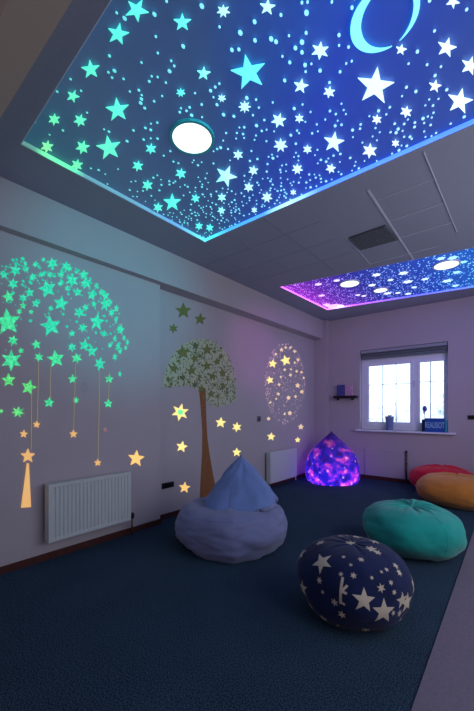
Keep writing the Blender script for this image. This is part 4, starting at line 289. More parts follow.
EGG_DOTS = [(5.231,1.354,0.007),(5.042,2.004,0.01),(4.364,1.959,0.01),(5.027,1.602,0.006),(4.346,1.211,0.01),(4.874,1.769,0.006),(4.395,1.076,0.005),(4.253,1.151,0.007),(4.132,1.619,0.006),(5.307,1.564,0.005),(5.266,1.725,0.006),(4.838,1.713,0.005),(4.316,1.104,0.007),(4.869,1.986,0.005),(4.705,1.25,0.005),(4.601,0.949,0.01),(4.397,1.038,0.007),(5.322,1.612,0.007),(4.401,1.863,0.005),(4.286,1.262,0.01),(4.34,2.014,0.007),(4.258,1.671,0.006),(4.744,2.113,0.007),(5.171,1.924,0.006),(4.62,1.842,0.006),(5.064,1.971,0.01),(4.733,1.917,0.007),(5.196,1.895,0.01),(4.831,1.052,0.01),(4.742,1.536,0.005),(4.249,1.354,0.007),(4.294,1.926,0.007),(4.987,1.954,0.006),(4.644,0.967,0.006),(4.512,2.153,0.01),(4.949,1.008,0.007),(4.644,1.47,0.006),(5.038,1.434,0.007),(5.26,1.877,0.01),(4.473,1.171,0.005),(4.345,1.529,0.006),(4.37,1.9,0.006),(5.155,1.324,0.006),(4.254,1.335,0.007),(4.688,0.975,0.01),(4.23,1.59,0.006),(5.325,1.559,0.006),(5.289,1.408,0.005),(5.029,1.116,0.006),(5.244,1.428,0.005),(4.817,1.331,0.005),(4.696,0.92,0.007),(4.581,1.117,0.007),(5.012,1.695,0.01),(5.259,1.549,0.007),(4.575,2.167,0.005),(4.316,1.362,0.007),(4.218,1.826,0.01),(5.3,1.596,0.006),(4.965,1.456,0.007),(4.921,1.778,0.007),(5.255,1.768,0.005),(4.286,1.704,0.006),(4.623,1.678,0.01),(4.277,1.922,0.01),(4.67,1.507,0.007),(4.167,1.312,0.007),(5.02,1.549,0.005),(4.627,1.577,0.01),(4.524,1.956,0.007),(4.181,1.462,0.01),(5.065,1.929,0.01),(4.218,1.459,0.007),(4.701,1.656,0.01),(4.339,1.758,0.006),(4.926,1.369,0.006),(4.769,1.427,0.005),(4.355,1.239,0.01),(5.278,1.787,0.006),(5.237,1.791,0.006),(4.816,2.148,0.006),(4.775,2.201,0.01),(4.333,1.357,0.006),(5.297,1.512,0.007),(4.57,2.15,0.005),(4.652,0.987,0.01),(4.378,1.509,0.01),(4.979,1.029,0.007),(5.085,1.169,0.006),(5.06,1.315,0.01),(4.377,1.406,0.006),(4.494,1.82,0.007),(4.122,1.555,0.005),(4.7,0.964,0.005),(4.539,1.977,0.01),(4.437,1.747,0.005),(4.74,1.285,0.01),(4.69,1.015,0.007),(4.745,0.961,0.01),(4.596,1.355,0.006),(4.431,1.097,0.007),(4.566,2.036,0.006),(4.887,1.844,0.01),(4.625,0.92,0.01),(4.226,1.621,0.007),(4.712,1.378,0.005),(4.309,1.257,0.007),(5.085,1.546,0.01),(4.253,1.198,0.007),(5.001,1.92,0.006),(4.505,1.436,0.006),(5.193,1.205,0.006),(4.693,1.326,0.005),(4.783,2.101,0.007),(4.667,0.984,0.006),(4.438,1.388,0.01),(4.481,1.543,0.006),(4.167,1.358,0.01),(5.273,1.667,0.006),(4.626,1.443,0.006),(5.103,1.551,0.01),(4.347,1.562,0.007),(4.136,1.616,0.005),(5.122,1.182,0.005),(4.83,2.02,0.006),(4.454,1.989,0.005),(4.563,1.743,0.005),(4.887,1.68,0.006),(4.996,1.297,0.007),(4.485,1.734,0.006),(5.226,1.938,0.007),(4.618,2.163,0.01),(4.785,2.197,0.006),(4.949,1.597,0.005),(4.49,1.151,0.01),(4.373,1.414,0.005),(4.792,1.056,0.005),(4.936,1.005,0.006),(4.305,1.213,0.01),(4.347,2.016,0.007),(4.599,2.168,0.01),(4.213,1.224,0.006),(5.293,1.503,0.01),(4.32,1.157,0.007),(4.741,1.53,0.005),(4.168,1.37,0.006),(4.492,1.723,0.005),(4.469,0.983,0.007),(4.774,1.81,0.006),(4.863,1.016,0.007),(5.319,1.577,0.01),(5.252,1.469,0.007),(4.612,2.175,0.006),(4.927,2.116,0.007),(4.414,1.985,0.005),(4.264,1.283,0.007),(4.503,1.095,0.01),(4.592,1.073,0.006),(5.312,1.595,0.005),(5.016,1.333,0.007),(4.171,1.322,0.005),(4.985,1.502,0.005),(4.883,2.176,0.007),(4.627,1.228,0.01),(5.131,2.037,0.01),(4.261,1.724,0.005),(4.934,1.869,0.006),(4.14,1.515,0.01),(4.262,1.177,0.007),(5.198,1.897,0.01),(4.929,1.812,0.005),(4.425,1.475,0.01),(4.186,1.537,0.007),(4.417,2.054,0.007),(4.992,2.101,0.007),(5.006,1.235,0.007),(4.697,2.183,0.006),(4.648,1.989,0.006),(5.134,1.526,0.006),(4.892,2.027,0.005),(4.719,1.269,0.01),(4.353,1.201,0.005),(5.032,2.0,0.006),(5.019,1.312,0.007),(4.347,1.05,0.006),(4.755,1.139,0.007),(4.183,1.532,0.005),(5.172,1.357,0.005),(5.215,1.919,0.01),(4.348,1.706,0.01),(4.476,2.11,0.005),(4.895,1.514,0.007),(4.362,2.037,0.005),(4.414,1.637,0.005),(4.246,1.39,0.01),(4.677,1.964,0.006),(4.371,1.985,0.006),(4.125,1.558,0.007),(4.639,1.94,0.007),(4.529,1.199,0.005),(4.418,1.817,0.007),(5.067,1.177,0.007),(5.122,2.072,0.01),(4.767,0.949,0.01),(5.194,1.548,0.005),(4.775,1.334,0.01),(4.694,1.643,0.01),(4.683,0.941,0.005),(4.956,2.129,0.005),(5.316,1.674,0.007),(4.311,1.507,0.005),(4.882,1.006,0.006),(4.801,2.015,0.005),(4.668,1.203,0.01),(4.815,1.504,0.006),(5.084,2.052,0.007),(4.691,2.177,0.01),(4.52,0.984,0.01),(4.403,1.537,0.006),(5.175,1.571,0.007),(4.173,1.42,0.007),(4.431,1.482,0.006),(5.121,1.566,0.01),(5.278,1.84,0.005),(4.156,1.562,0.006),(4.824,1.812,0.007),(4.721,1.474,0.006),(5.093,2.017,0.01),(4.961,2.084,0.005),(4.182,1.669,0.005),(5.16,1.217,0.01),(4.808,2.13,0.01),(4.963,2.016,0.007),(5.314,1.639,0.01),(4.222,1.245,0.007),(4.619,1.767,0.007),(4.961,1.537,0.005),(4.178,1.761,0.005),(5.278,1.68,0.005),(4.318,2.017,0.007),(4.722,1.581,0.007),(4.335,1.917,0.01),(4.462,1.843,0.006),(4.763,1.324,0.01),(4.929,1.46,0.01),(4.655,2.065,0.01),(5.124,1.511,0.007),(4.124,1.501,0.007),(4.929,1.469,0.005),(4.531,2.011,0.01),(4.351,1.921,0.01),(4.784,1.101,0.007),(4.523,1.779,0.01),(4.606,1.442,0.007),(4.186,1.665,0.005),(4.767,1.292,0.006),(4.622,1.153,0.006),(4.334,1.957,0.005),(4.274,1.454,0.01),(4.35,1.137,0.007),(4.476,0.972,0.006),(4.879,1.726,0.006),(4.23,1.452,0.005),(4.934,1.145,0.006),(4.558,1.724,0.006),(4.844,1.607,0.01),(5.044,1.977,0.006),(4.45,1.411,0.01),(5.308,1.577,0.006),(4.415,1.618,0.005),(4.895,1.162,0.005),(4.63,1.281,0.007),(4.381,1.691,0.01),(4.752,0.966,0.005),(5.013,2.097,0.005),(4.277,1.121,0.007),(5.175,2.016,0.007),(4.971,1.452,0.01),(5.086,1.942,0.007),(4.597,1.898,0.005),(4.846,1.487,0.007),(4.933,2.179,0.005),(4.436,1.475,0.005),(4.202,1.641,0.005),(4.244,1.801,0.007),(4.613,1.663,0.005),(4.364,1.976,0.01),(5.221,1.909,0.005),(4.479,1.206,0.005),(4.69,1.438,0.007),(5.206,1.912,0.006),(5.288,1.477,0.006),(4.724,0.975,0.005),(4.176,1.415,0.005),(4.357,1.117,0.006),(4.152,1.545,0.01),(5.291,1.423,0.01),(4.506,0.994,0.006),(4.952,2.102,0.007),(4.165,1.455,0.006),(4.199,1.396,0.007),(5.087,1.992,0.005),(4.97,1.352,0.005),(5.227,1.82,0.005),(4.87,0.971,0.006),(4.736,1.901,0.01),(4.627,1.842,0.006),(4.135,1.612,0.005),(4.84,1.281,0.005),(4.807,1.092,0.007),(5.059,2.104,0.006),(4.198,1.3,0.005),(4.573,1.614,0.01),(4.508,1.166,0.006),(4.943,1.01,0.006),(4.986,1.257,0.005),(4.596,1.956,0.006),(4.973,1.609,0.007),(4.771,1.584,0.006),(4.982,1.67,0.005),(4.836,1.923,0.007),(5.012,1.689,0.006),(5.046,1.194,0.005),(4.169,1.309,0.006),(4.196,1.617,0.01),(4.249,1.926,0.006),(4.21,1.376,0.01),(4.624,1.687,0.005),(4.487,1.588,0.007),(5.181,1.509,0.005),(5.253,1.859,0.007),(5.177,1.683,0.005),(4.215,1.708,0.006),(4.895,2.167,0.007),(4.233,1.907,0.006),(4.154,1.506,0.007),(4.826,1.747,0.007),(5.234,1.632,0.007),(5.112,1.376,0.007),(4.69,1.099,0.01),(4.45,2.103,0.005),(4.539,1.663,0.01),(5.272,1.331,0.005),(4.454,1.954,0.01),(4.298,1.109,0.007),(4.216,1.222,0.005),(4.873,2.19,0.006),(4.308,1.152,0.007),(4.79,1.532,0.006),(5.013,1.868,0.01),(4.589,1.483,0.01),(5.155,1.518,0.007),(4.993,1.115,0.01),(5.113,1.992,0.005),(5.028,1.396,0.005),(4.773,2.107,0.005),(4.171,1.694,0.01),(5.094,1.526,0.007),(4.567,1.583,0.007),(5.094,1.863,0.006),(5.224,1.538,0.01),(4.144,1.527,0.007),(5.178,1.663,0.006),(4.825,1.913,0.01),(5.138,1.293,0.005),(4.882,1.423,0.007),(4.367,1.699,0.006),(5.25,1.905,0.005),(4.186,1.39,0.007),(4.414,1.532,0.007),(4.64,0.992,0.007),(5.24,1.342,0.005),(5.167,2.008,0.007),(4.263,1.141,0.005),(5.247,1.379,0.005),(4.229,1.817,0.01),(5.214,1.653,0.006),(5.174,1.301,0.005),(5.226,1.949,0.005),(4.39,1.819,0.007),(4.784,1.07,0.007),(4.98,1.882,0.006),(4.246,1.185,0.006),(4.992,1.711,0.007),(5.099,1.962,0.006),(4.817,1.873,0.01),(4.611,1.363,0.007),(4.715,1.583,0.006),(4.322,1.171,0.005),(4.37,1.915,0.005),(4.901,2.159,0.006),(4.139,1.643,0.01),(5.233,1.844,0.01),(5.258,1.43,0.005),(4.972,1.092,0.01),(4.705,1.464,0.01),(5.005,2.018,0.006),(4.649,1.55,0.01),(4.514,2.118,0.007),(5.041,2.121,0.01),(4.311,1.998,0.01),(4.425,1.348,0.007),(5.086,2.092,0.007),(4.606,1.489,0.007),(4.183,1.392,0.007),(4.745,1.971,0.007),(5.083,1.159,0.006),(4.795,2.142,0.006),(4.316,1.88,0.005),(4.177,1.609,0.01),(4.286,1.416,0.007),(4.16,1.378,0.006),(4.501,1.292,0.005),(4.214,1.207,0.007),(4.367,1.787,0.005),(4.484,1.755,0.006),(4.666,1.671,0.007),(4.772,1.882,0.006),(5.134,2.062,0.005),(4.565,1.329,0.007),(4.633,0.941,0.01),(4.704,1.566,0.005),(4.352,1.989,0.01),(4.231,1.813,0.006),(4.33,1.578,0.005),(4.828,2.142,0.006),(5.05,1.909,0.01),(5.139,1.934,0.005),(4.946,1.248,0.005),(4.879,1.737,0.007),(5.125,1.681,0.007),(4.324,1.659,0.006),(4.692,0.928,0.006),(4.209,1.315,0.01),(4.809,2.116,0.007),(5.023,1.874,0.005),(4.937,0.988,0.01),(4.707,1.892,0.007),(4.698,1.841,0.005),(5.02,1.714,0.007),(5.24,1.777,0.007),(5.196,1.294,0.006),(4.205,1.42,0.01),(4.356,1.246,0.006),(4.62,1.195,0.006),(4.487,1.316,0.005),(4.847,1.436,0.006),(4.39,1.081,0.005),(4.75,1.895,0.01),(4.198,1.286,0.01),(4.87,2.158,0.01),(4.14,1.44,0.005),(5.035,1.046,0.01),(4.374,2.059,0.01),(4.185,1.779,0.01),(5.243,1.342,0.005),(4.586,1.612,0.005),(4.288,1.293,0.006),(4.989,1.271,0.005),(4.758,1.622,0.01),(5.132,2.016,0.006),(4.138,1.388,0.01),(4.352,1.246,0.006),(4.469,1.528,0.007),(4.701,1.215,0.006),(4.893,1.233,0.01),(5.302,1.584,0.007),(4.334,2.031,0.006),(4.66,1.455,0.005),(5.158,1.731,0.01),(5.086,1.54,0.005),(4.719,2.192,0.01),(4.263,1.89,0.01),(5.01,1.795,0.005),(5.086,1.904,0.005),(4.485,2.134,0.006),(5.028,1.025,0.005),(5.177,1.974,0.01),(4.57,1.716,0.01),(4.765,1.475,0.01),(4.616,1.497,0.006),(5.278,1.466,0.005),(4.817,2.141,0.005),(4.483,1.581,0.005),(5.141,1.999,0.01),(5.225,1.734,0.006),(4.686,1.864,0.01)]
POUF_STARS = [(-0.074, -0.226, 0.135, 0.059), (-0.258, -0.118, 0.094, 0.046), (-0.01, -0.004, 0.2, 0.035), (-0.184, -0.261, -0.027, 0.042), (-0.069, -0.295, 0.067, 0.019), (0.164, -0.272, 0.033, 0.056), (0.243, -0.206, -0.03, 0.061), (0.223, -0.192, 0.081, 0.023), (0.025, -0.32, -0.012, 0.022), (0.061, -0.3, -0.063, 0.022), (-0.055, -0.261, -0.139, 0.029), (0.137, -0.188, -0.145, 0.025), (0.306, -0.1, 0.007, 0.041), (0.099, -0.145, 0.168, 0.019), (0.096, -0.236, 0.122, 0.017), (0.04, -0.256, 0.119, 0.013), (-0.14, -0.265, -0.116, 0.024), (-0.156, -0.074, 0.169, 0.032), (-0.046, -0.318, 0.017, 0.011), (0.144, -0.021, 0.179, 0.024), (0.235, -0.024, 0.136, 0.02), (0.171, -0.195, 0.119, 0.011), (0.197, -0.136, 0.134, 0.01), (0.068, -0.199, 0.152, 0.011), (0.02, -0.171, 0.169, 0.013), (0.021, -0.263, -0.158, 0.011), (0.269, -0.078, -0.099, 0.013), (0.057, -0.304, 0.056, 0.0)]
PANEL2_STARS = [(-1.7, 4.312, 0), (-1.471, 4.814, 0), (-0.649, 4.445, 0), (-1.331, 4.197, 0.042), (-1.07, 4.347, 0.045), (-1.101, 4.674, 0.05), (-1.425, 4.964, 0.045), (-0.714, 4.957, 0.05), (-1.766, 4.773, 0.03), (-1.311, 5.036, 0.03), (-1.211, 5.164, 0.035), (-1.485, 4.51, 0.04), (-0.66, 5.214, 0.035), (-0.585, 4.717, 0.035), (-0.916, 4.716, 0.035), (-0.661, 4.179, 0.035), (-0.56, 4.236, 0.04), (-2.003, 4.041, 0.04), (-1.767, 4.066, 0.035), (-2.282, 5.168, 0.06), (-2.163, 4.468, 0.04), (-1.714, 4.864, 0.03), (-2.293, 4.898, 0.05), (-2.148, 5.103, 0.04), (-0.795, 5.375, 0.04), (-1.086, 4.942, 0.03), (-1.25, 4.476, 0.03), (-1.124, 5.499, 0.03), (-0.486, 4.434, 0.03), (-0.674, 5.475, 0.03)]

# ------------------------------------------------------------------ lit star panels in the ceiling
def panel_material(name, stops, axis, lo, hi, es, alb):
    m = mat(name, alb, .5, emit=(30, 60, 140), es=es)
    axis_emission(m, axis, lo, hi, stops, es)
    return m
P1_FILM = panel_material('night_sky_film', [(0, (28, 66, 76)), (.22, (44, 60, 80)), (.48, (32, 50, 88)), (.60, (12, 38, 120)), (.76, (2, 26, 156)), (1, (2, 20, 126))], (.77, .638, 0), -1.25, 1.0, 1.0, (84, 116, 160))
P2_FILM = panel_material('galaxy_film', [(0, (150, 30, 195)), (.2, (84, 30, 160)), (.45, (28, 34, 140)), (.8, (14, 56, 165)), (1, (12, 84, 180))], 0, -2.4, -.5, 1.0, (54, 60, 130))
def edge_mat(name, axis, lo, hi, stops, es):
    m = mat(name, (200, 210, 220), .5, emit=(100, 200, 255), es=es); axis_emission(m, axis, lo, hi, stops, es); return m
EDGE_L = edge_mat('edge_light_left', 1, .72, 2.3, [(0, (20, 90, 60)), (.05, (30, 150, 90)), (.35, (40, 160, 120)), (.8, (20, 150, 190)), (1, (60, 220, 230))], 1.2)
EDGE_G = edge_mat('edge_light_green', 1, .72, 2.3, [(0, (14, 70, 50)), (.07, (24, 110, 70)), (.12, (80, 255, 130)), (.2, (50, 230, 120)), (.27, (12, 80, 80)), (.5, (10, 74, 100)), (.8, (14, 100, 165)), (1, (60, 220, 230))], 1.35)
EDGE_F = edge_mat('edge_light_far', 0, -2.3, .5, [(0, (60, 225, 230)), (.10, (30, 140, 190)), (.24, (40, 130, 230)), (.32, (170, 235, 255)), (.42, (50, 120, 255)), (.75, (30, 110, 255)), (1, (20, 80, 255))], 1.7)
EDGE_N = edge_mat('edge_light_near', 0, -2.3, .5, [(0, (20, 70, 60)), (.15, (20, 60, 80)), (1, (12, 36, 110))], .6)
EDGE_2 = edge_mat('edge_light_purple', 0, -2.4, .5, [(0, (230, 90, 255)), (.06, (250, 190, 255)), (.14, (190, 70, 255)), (.4, (60, 60, 220)), (1, (20, 110, 230))], 1.7)

STAR_M = mat('lit_star_acrylic', (220, 240, 245), .4, emit=(100, 240, 240), es=1)
axis_emission(STAR_M, (.77, .638, 0), -1.25, 1.0, [(0, (130, 235, 120)), (.10, (70, 230, 150)), (.30, (30, 235, 200)), (.46, (50, 240, 220)), (.53, (170, 250, 245)), (1, (225, 255, 255))], 1.15)
DOT_M = mat('lit_dot_acrylic', (220, 240, 245), .4, emit=(100, 240, 240), es=1, sample=False)
axis_emission(DOT_M, (.77, .638, 0), -1.25, 1.0, [(0, (60, 200, 150)), (.3, (50, 220, 210)), (.6, (120, 225, 255)), (1, (150, 225, 255))], 1.05)
CYAN_M = mat('cyan_star_acrylic', (220, 240, 245), .4, emit=(40, 235, 240), es=1.0)
MOON_M = mat('lit_moon_acrylic', (220, 240, 245), .4, emit=(90, 230, 255), es=1.15)
LAMP_M = mat('round_light_diffuser', (250, 255, 250), .4, emit=(240, 255, 245), es=1.5)
LAMP_RIM = mat('light_rim', (70, 190, 200), .4)
LAMP_RIM2 = mat('white_light_rim', (210, 220, 240), .4)

def edge(name, p, q, m, parent, z0=H+.004, z1=H+.029, w=.006):
    (x0, y0), (x1, y1) = p, q
    d = Vector((x1-x0, y1-y0)).normalized(); n = Vector((-d.y, d.x))*w
    bm = bmesh.new(); prism(bm, [(x0, y0), (x1, y1), (x1+n.x, y1+n.y), (x0+n.x, y0+n.y)], lambda u, v, t: (u, v, t), z0, z1)
    return obj(name, bm, m, parent)
up = lambda u, v, t: (u, v, t)

panel = empty('star_ceiling_panel', (-.7, 1.5, H+.058), 'large lit night-sky ceiling panel with blue and teal glow, big stars and a crescent moon', 'ceiling panel')
bm = bmesh.new(); prism(bm, P1, up, H+.031, H+.050); obj('backing_film', bm, P1_FILM, panel)
edge('edge_light', P1[3], P1[0], EDGE_G, panel); edge('edge_light', P1[2], P1[3], EDGE_F, panel)
edge('edge_light', P1[0], P1[1], EDGE_N, panel); edge('edge_light', P1[1], P1[2], EDGE_N, panel)
def inside(x, y, pts):
    r = False
    for (x0, y0), (x1, y1) in zip(pts, pts[1:]+pts[:1]):
        if (y0 > y) != (y1 > y) and x < (x1-x0)*(y-y0)/(y1-y0)+x0: r = not r
    return r
starc = []
def add_star(pts):
    cx = sum(p[0] for p in pts)/len(pts); cy = sum(p[1] for p in pts)/len(pts)
    rr = max(math.hypot(p[0]-cx, p[1]-cy) for p in pts); starc.append((cx, cy, rr))
    bm = bmesh.new(); prism(bm, pts, up, H+.018, H+.022); obj('star', bm, CYAN_M if (cx+1.0)**2+(cy-1.29)**2 < .003 and rr > .05 else STAR_M, panel)
for pts in CEILING_STARS: add_star(pts)
for cx, cy, r in ((.15, 1.2, .06), (.45, 1.9, .09), (.7, 1.1, .07), (.2, 2.0, .05), (.6, 1.5, .05)):
    add_star([(cx+(r if k % 2 == 0 else r*.4)*math.sin(PI*k/5), cy+(r if k % 2 == 0 else r*.4)*math.cos(PI*k/5)) for k in range(10)])
def crescent(a0, a1, tmax, cx=-.436, cy=1.470, R=.131, n=40):
    o, i = [], []
    for k in range(n+1):
        s = k/n; a = math.radians(a0+(a1-a0)*s); t = .0015+tmax*math.sin(PI*s)**1.0
        o.append((cx+R*math.cos(a), cy+R*math.sin(a))); i.append((cx+(R-t)*math.cos(a), cy+(R-t)*math.sin(a)))
    return o+i[::-1]
for a0, a1, t in ((92, 300, .041), (78, -52, .021)):
    bm = bmesh.new(); prism(bm, crescent(a0, a1, t), up, H+.018, H+.022); obj('moon', bm, MOON_M, panel)
# points of light
LX, LY, LR = -1.500, 1.394, .115
rnd = random.Random(4); pts = []; tries = 0
while len(pts) < 800 and tries < 90000:
    tries += 1
    x, y = rnd.uniform(-2.28, .8), rnd.uniform(.74, 2.28)
    d = math.hypot(x+2.0, y-2.2); e = 2.3-y
    den = .24+.9*math.exp(-(d/.62)**2)+.42*math.exp(-(e/.45)**2)
    if x < -1.75 and y < 1.4: den *= .5
    if rnd.random() > den: continue
    if math.hypot(x-LX, y-LY) < LR+.03 or math.hypot(x+.436, y-1.47) < .15: continue
    if any(math.hypot(x-a, y-b) < c+.012 for a, b, c in starc): continue
    r = (.0045+.0042*rnd.random()**2)*(1.0 if d > .8 else .9)
    if any(math.hypot(x-a, y-b) < .022 for a, b, _ in pts): continue
    pts.append((x, y, r))
view = sorted(pts, key=lambda p: -p[2]/math.hypot(p[0], p[1]) if p[0] < -.15 else 0)
def dots(bm, L, z0, z1, seg=8, el=1.0):
    for x, y, r in L: prism(bm, [(x+r*math.cos(2*PI*k/seg), y+r*el*math.sin(2*PI*k/seg)) for k in range(seg)], up, z0, z1)
for p in view[:100]:
    bm = bmesh.new(); dots(bm, [p], H+.019, H+.022, el=1.35); obj('light_dot', bm, DOT_M, panel)
bm = bmesh.new(); dots(bm, view[100:], H+.019, H+.022, el=1.2); tag(obj('small_light_dots', bm, DOT_M, panel), kind='stuff')

def round_light(cx, cy, r, z, label, rim=LAMP_RIM):
    t = empty('ceiling_light', (cx, cy, z), label, 'ceiling light', 'round ceiling lights')
    bm = bmesh.new(); ring(bm, cx, cy, z-.014, z, r, r+.016); obj('rim', bm, rim, t)
    bm = bmesh.new(); disc(bm, cx, cy, z-.013, z, r); obj('diffuser', bm, LAMP_M, t)
    return t
round_light(LX, LY, LR, H+.031, 'large round white ceiling light set in the teal side of the big star panel')

panel2 = empty('galaxy_ceiling_panel', (-1, 4.7, H+.058), 'narrow lit galaxy ceiling panel near the window, purple fading to blue with star specks', 'ceiling panel')
bm = bmesh.new(); prism(bm, P2, up, H+.022, H+.040); obj('backing_film', bm, P2_FILM, panel2)
for a, b_ in ((3, 0), (2, 3), (0, 1), (1, 2)): edge('edge_light', P2[a], P2[b_], EDGE_2, panel2, H+.002, H+.022)
SPECK = mat('lit_speck', (230, 240, 255), .4, emit=(150, 200, 255), es=.8, sample=False)
axis_emission(SPECK, 0, -2.4, -.4, [(0, (230, 120, 240)), (.3, (150, 120, 240)), (.5, (110, 160, 250)), (1, (90, 215, 255))], .85)
BLOB = mat('lit_flat_star', (240, 245, 255), .4, emit=(225, 245, 255), es=1.2)
axis_emission(BLOB, 0, -2.4, -.4, [(0, (245, 170, 250)), (.3, (235, 215, 255)), (.5, (225, 245, 255)), (.8, (200, 245, 255)), (1, (90, 240, 240))], 1.2)
keep = []
for x, y, r in PANEL2_STARS:
    if r == 0: continue
    if not inside(x, y, P2) or x > .8: continue
    bm = bmesh.new()
    prism(bm, [(x+(r*1.25 if k % 2 == 0 else r*.75)*math.cos(PI*k/6), y+(r*1.25 if k % 2 == 0 else r*.75)*math.sin(PI*k/6)) for k in range(12)], up, H+.015, H+.019)
    obj('star', bm, BLOB, panel2); keep.append((x, y, r*1.25))
bm = bmesh.new(); prism(bm, [(-2.33, 4.93), (-2.16, 4.98), (-2.10, 5.12), (-2.22, 5.13), (-2.34, 5.10)], up, H+.015, H+.019); obj('bright_corner_star', bm, BLOB, panel2)
lights2 = [(-1.679, 4.258, .112, 'round white ceiling light at the purple end of the galaxy panel, nearer of two'), (-.641, 4.389, .118, 'round white ceiling light at the blue right end of the galaxy panel'), (-1.452, 4.754, .082, 'small round white ceiling light at the far middle of the galaxy panel')]
for x, y, r, lb in lights2: round_light(x, y, r, H+.021, lb, LAMP_RIM2); keep.append((x, y, r+.02))
rnd = random.Random(9); L = []; tries = 0
while len(L) < 1700 and tries < 50000:
    tries += 1; x, y = rnd.uniform(-2.38, .5), rnd.uniform(3.8, 5.5)
    if not inside(x, y-.02, P2) or not inside(x, y+.02, P2): continue
    if any(math.hypot(x-a, y-b) < c+.01 for a, b, c in keep): continue
    L.append((x, y, rnd.uniform(.004, .0085)))
L.sort(key=lambda p: -p[2]/math.hypot(p[0], p[1]) if p[0] < -.2 else 0)
for p in L[:100]:
    bm = bmesh.new(); dots(bm, [p], H+.016, H+.019, 6); obj('light_dot', bm, SPECK, panel2)
bm = bmesh.new(); dots(bm, L[100:], H+.016, H+.019, 6); tag(obj('small_light_dots', bm, SPECK, panel2), kind='stuff')

# ceiling vent
vent = empty('ceiling_vent', (-1.06, 3.23, H), 'dark square slatted air vent in the tiled part of the ceiling', 'vent')
bm = bmesh.new(); prism(bm, VENT, up, H-.006, H); obj('backing', bm, mat('vent_backing', (40, 42, 50), .8), vent)
fm = mat('vent_metal', (96, 100, 110), .6, vary=.3, vscale=60)
for i in range(4):
    p, q = VENT[i], VENT[(i+1) % 4]; c = (-1.06, 3.235)
    ip = (p[0]+(c[0]-p[0])*.06, p[1]+(c[1]-p[1])*.06); iq = (q[0]+(c[0]-q[0])*.06, q[1]+(c[1]-q[1])*.06)
    bm = bmesh.new(); prism(bm, [p, q, iq, ip], up, H-.014, H-.004); obj('frame', bm, fm, vent)
for k in range(9):
    s = (k+.7)/9.6; a = (-1.215, 3.095+.285*s); b_ = (-.905+.012*s, 3.08+.31*s)
    bm = bmesh.new(); vs = [bm.verts.new(v) for v in ((a[0], a[1], H-.006), (b_[0], b_[1], H-.006), (b_[0], b_[1]+.018, H-.016), (a[0], a[1]+.018, H-.016), (a[0], a[1], H-.004), (b_[0], b_[1], H-.004), (b_[0], b_[1]+.018, H-.014), (a[0], a[1]+.018, H-.014))]
    for q in ((0,1,2,3),(7,6,5,4),(0,4,5,1),(1,5,6,2),(2,6,7,3),(3,7,4,0)): bm.faces.new([vs[i] for i in q])
    obj('slat', bm, fm, vent)

# ------------------------------------------------------------------ decals on the near part of the left wall
def glow(name, rgb, es, sample=True): return mat(name, rgb, .6, emit=rgb, es=es, sample=sample, bump=.3, bscale=150)
def glow_var(name, a, b2, es):
    m = mat(name, a, .6, emit=a, es=es); nt = m.node_tree; b = nt.nodes['Principled BSDF']
    tc = nt.nodes.new('ShaderNodeTexCoord'); n = nt.nodes.new('ShaderNodeTexNoise'); n.inputs['Scale'].default_value = 60; n.inputs['Detail'].default_value = 3
    r = nt.nodes.new('ShaderNodeValToRGB'); r.color_ramp.elements[0].position = .38; r.color_ramp.elements[1].position = .62
    r.color_ramp.elements[0].color = (*lin(a), 1); r.color_ramp.elements[1].color = (*lin(b2), 1)
    nt.links.new(tc.outputs['Object'], n.inputs[0]); nt.links.new(n.outputs[0], r.inputs[0]); nt.links.new(r.outputs[0], b.inputs['Emission Color']); return m
GREEN = glow_var('green_glow_sticker', (50, 175, 90), (120, 240, 140), .95)
MINT = glow_var('mint_glow_sticker', (36, 180, 120), (90, 235, 165), .95)
TEAL = glow_var('teal_glow_sticker', (24, 175, 135), (70, 225, 180), .9)
GOLD = glow('gold_glow_sticker', (255, 205, 120), .85)
ORANGE = glow('warm_gold_glow_sticker', (240, 185, 115), .7)
YELLOW = glow('yellow_glow_sticker', (255, 232, 140), .95)
def decal(name, pts, m, fn, parent=None, t=.003, t0=.0006):
    bm = bmesh.new(); prism(bm, pts, fn, t0, t); return obj(name, bm, m, parent)
dome = empty('star_dome_decal', (XN, .9, 1.35), 'big half-dome of green and teal glowing stars on the wall above the long radiator', 'wall decal')
for pts in DOME_STARS:
    y = sum(p[0] for p in pts)/len(pts); z = sum(p[1] for p in pts)/len(pts)
    s = (y-.75)*.7+(z-1.45)*.9
    decal('star', pts, GREEN if s < .08 else MINT if s < .55 else TEAL, near_p, dome)
bm = bmesh.new()
for y, z, r in DOME_DOTS: prism(bm, [(y+(r if k % 2 == 0 else r*.5)*math.sin(PI*k/5), z+(r if k % 2 == 0 else r*.5)*math.cos(PI*k/5)) for k in range(10)], near_p, .0006, .002)
tag(obj('tiny_stars', bm, mat('tiny_teal_sticker', (40, 200, 165), .6, emit=(40, 200, 165), es=.6, sample=False), dome), kind='stuff')

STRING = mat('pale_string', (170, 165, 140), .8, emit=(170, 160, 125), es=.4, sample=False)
def strand(i, stars, label):
    (y0, z0), (y1, z1) = STRINGS[i]
    t = empty('hanging_star_strand', (XN, y0, z0), label, 'hanging star', 'star strands under the dome')
    bm = bmesh.new(); tube(bm, [(XN+.004, y0, z0), (XN+.004, y1, z1)], .0028, 6); obj('string', bm, STRING, t)
    for pts, m in stars: decal('star', pts, m, near_p, t, .006)
    return t
t = strand(0, [(S_TASSEL, ORANGE)], 'string with a gold star and a long gold tapering tassel, left of the radiator')
decal('tassel', TASSEL, ORANGE, near_p, t, .006)
strand(1, [(S_G2, ORANGE)], 'second string from the left, ending in a small gold star right of the tassel star')
strand(2, [(S_G3, MINT)], 'short third string from the left, ending in a green star above the radiator')
strand(3, [(S_G4A, MINT), (S_G4, ORANGE)], 'fourth string from the left, with a tiny green star above a gold star')
strand(4, [(S_G5, ORANGE)], 'longest string, ending in a small gold star just above the radiator')
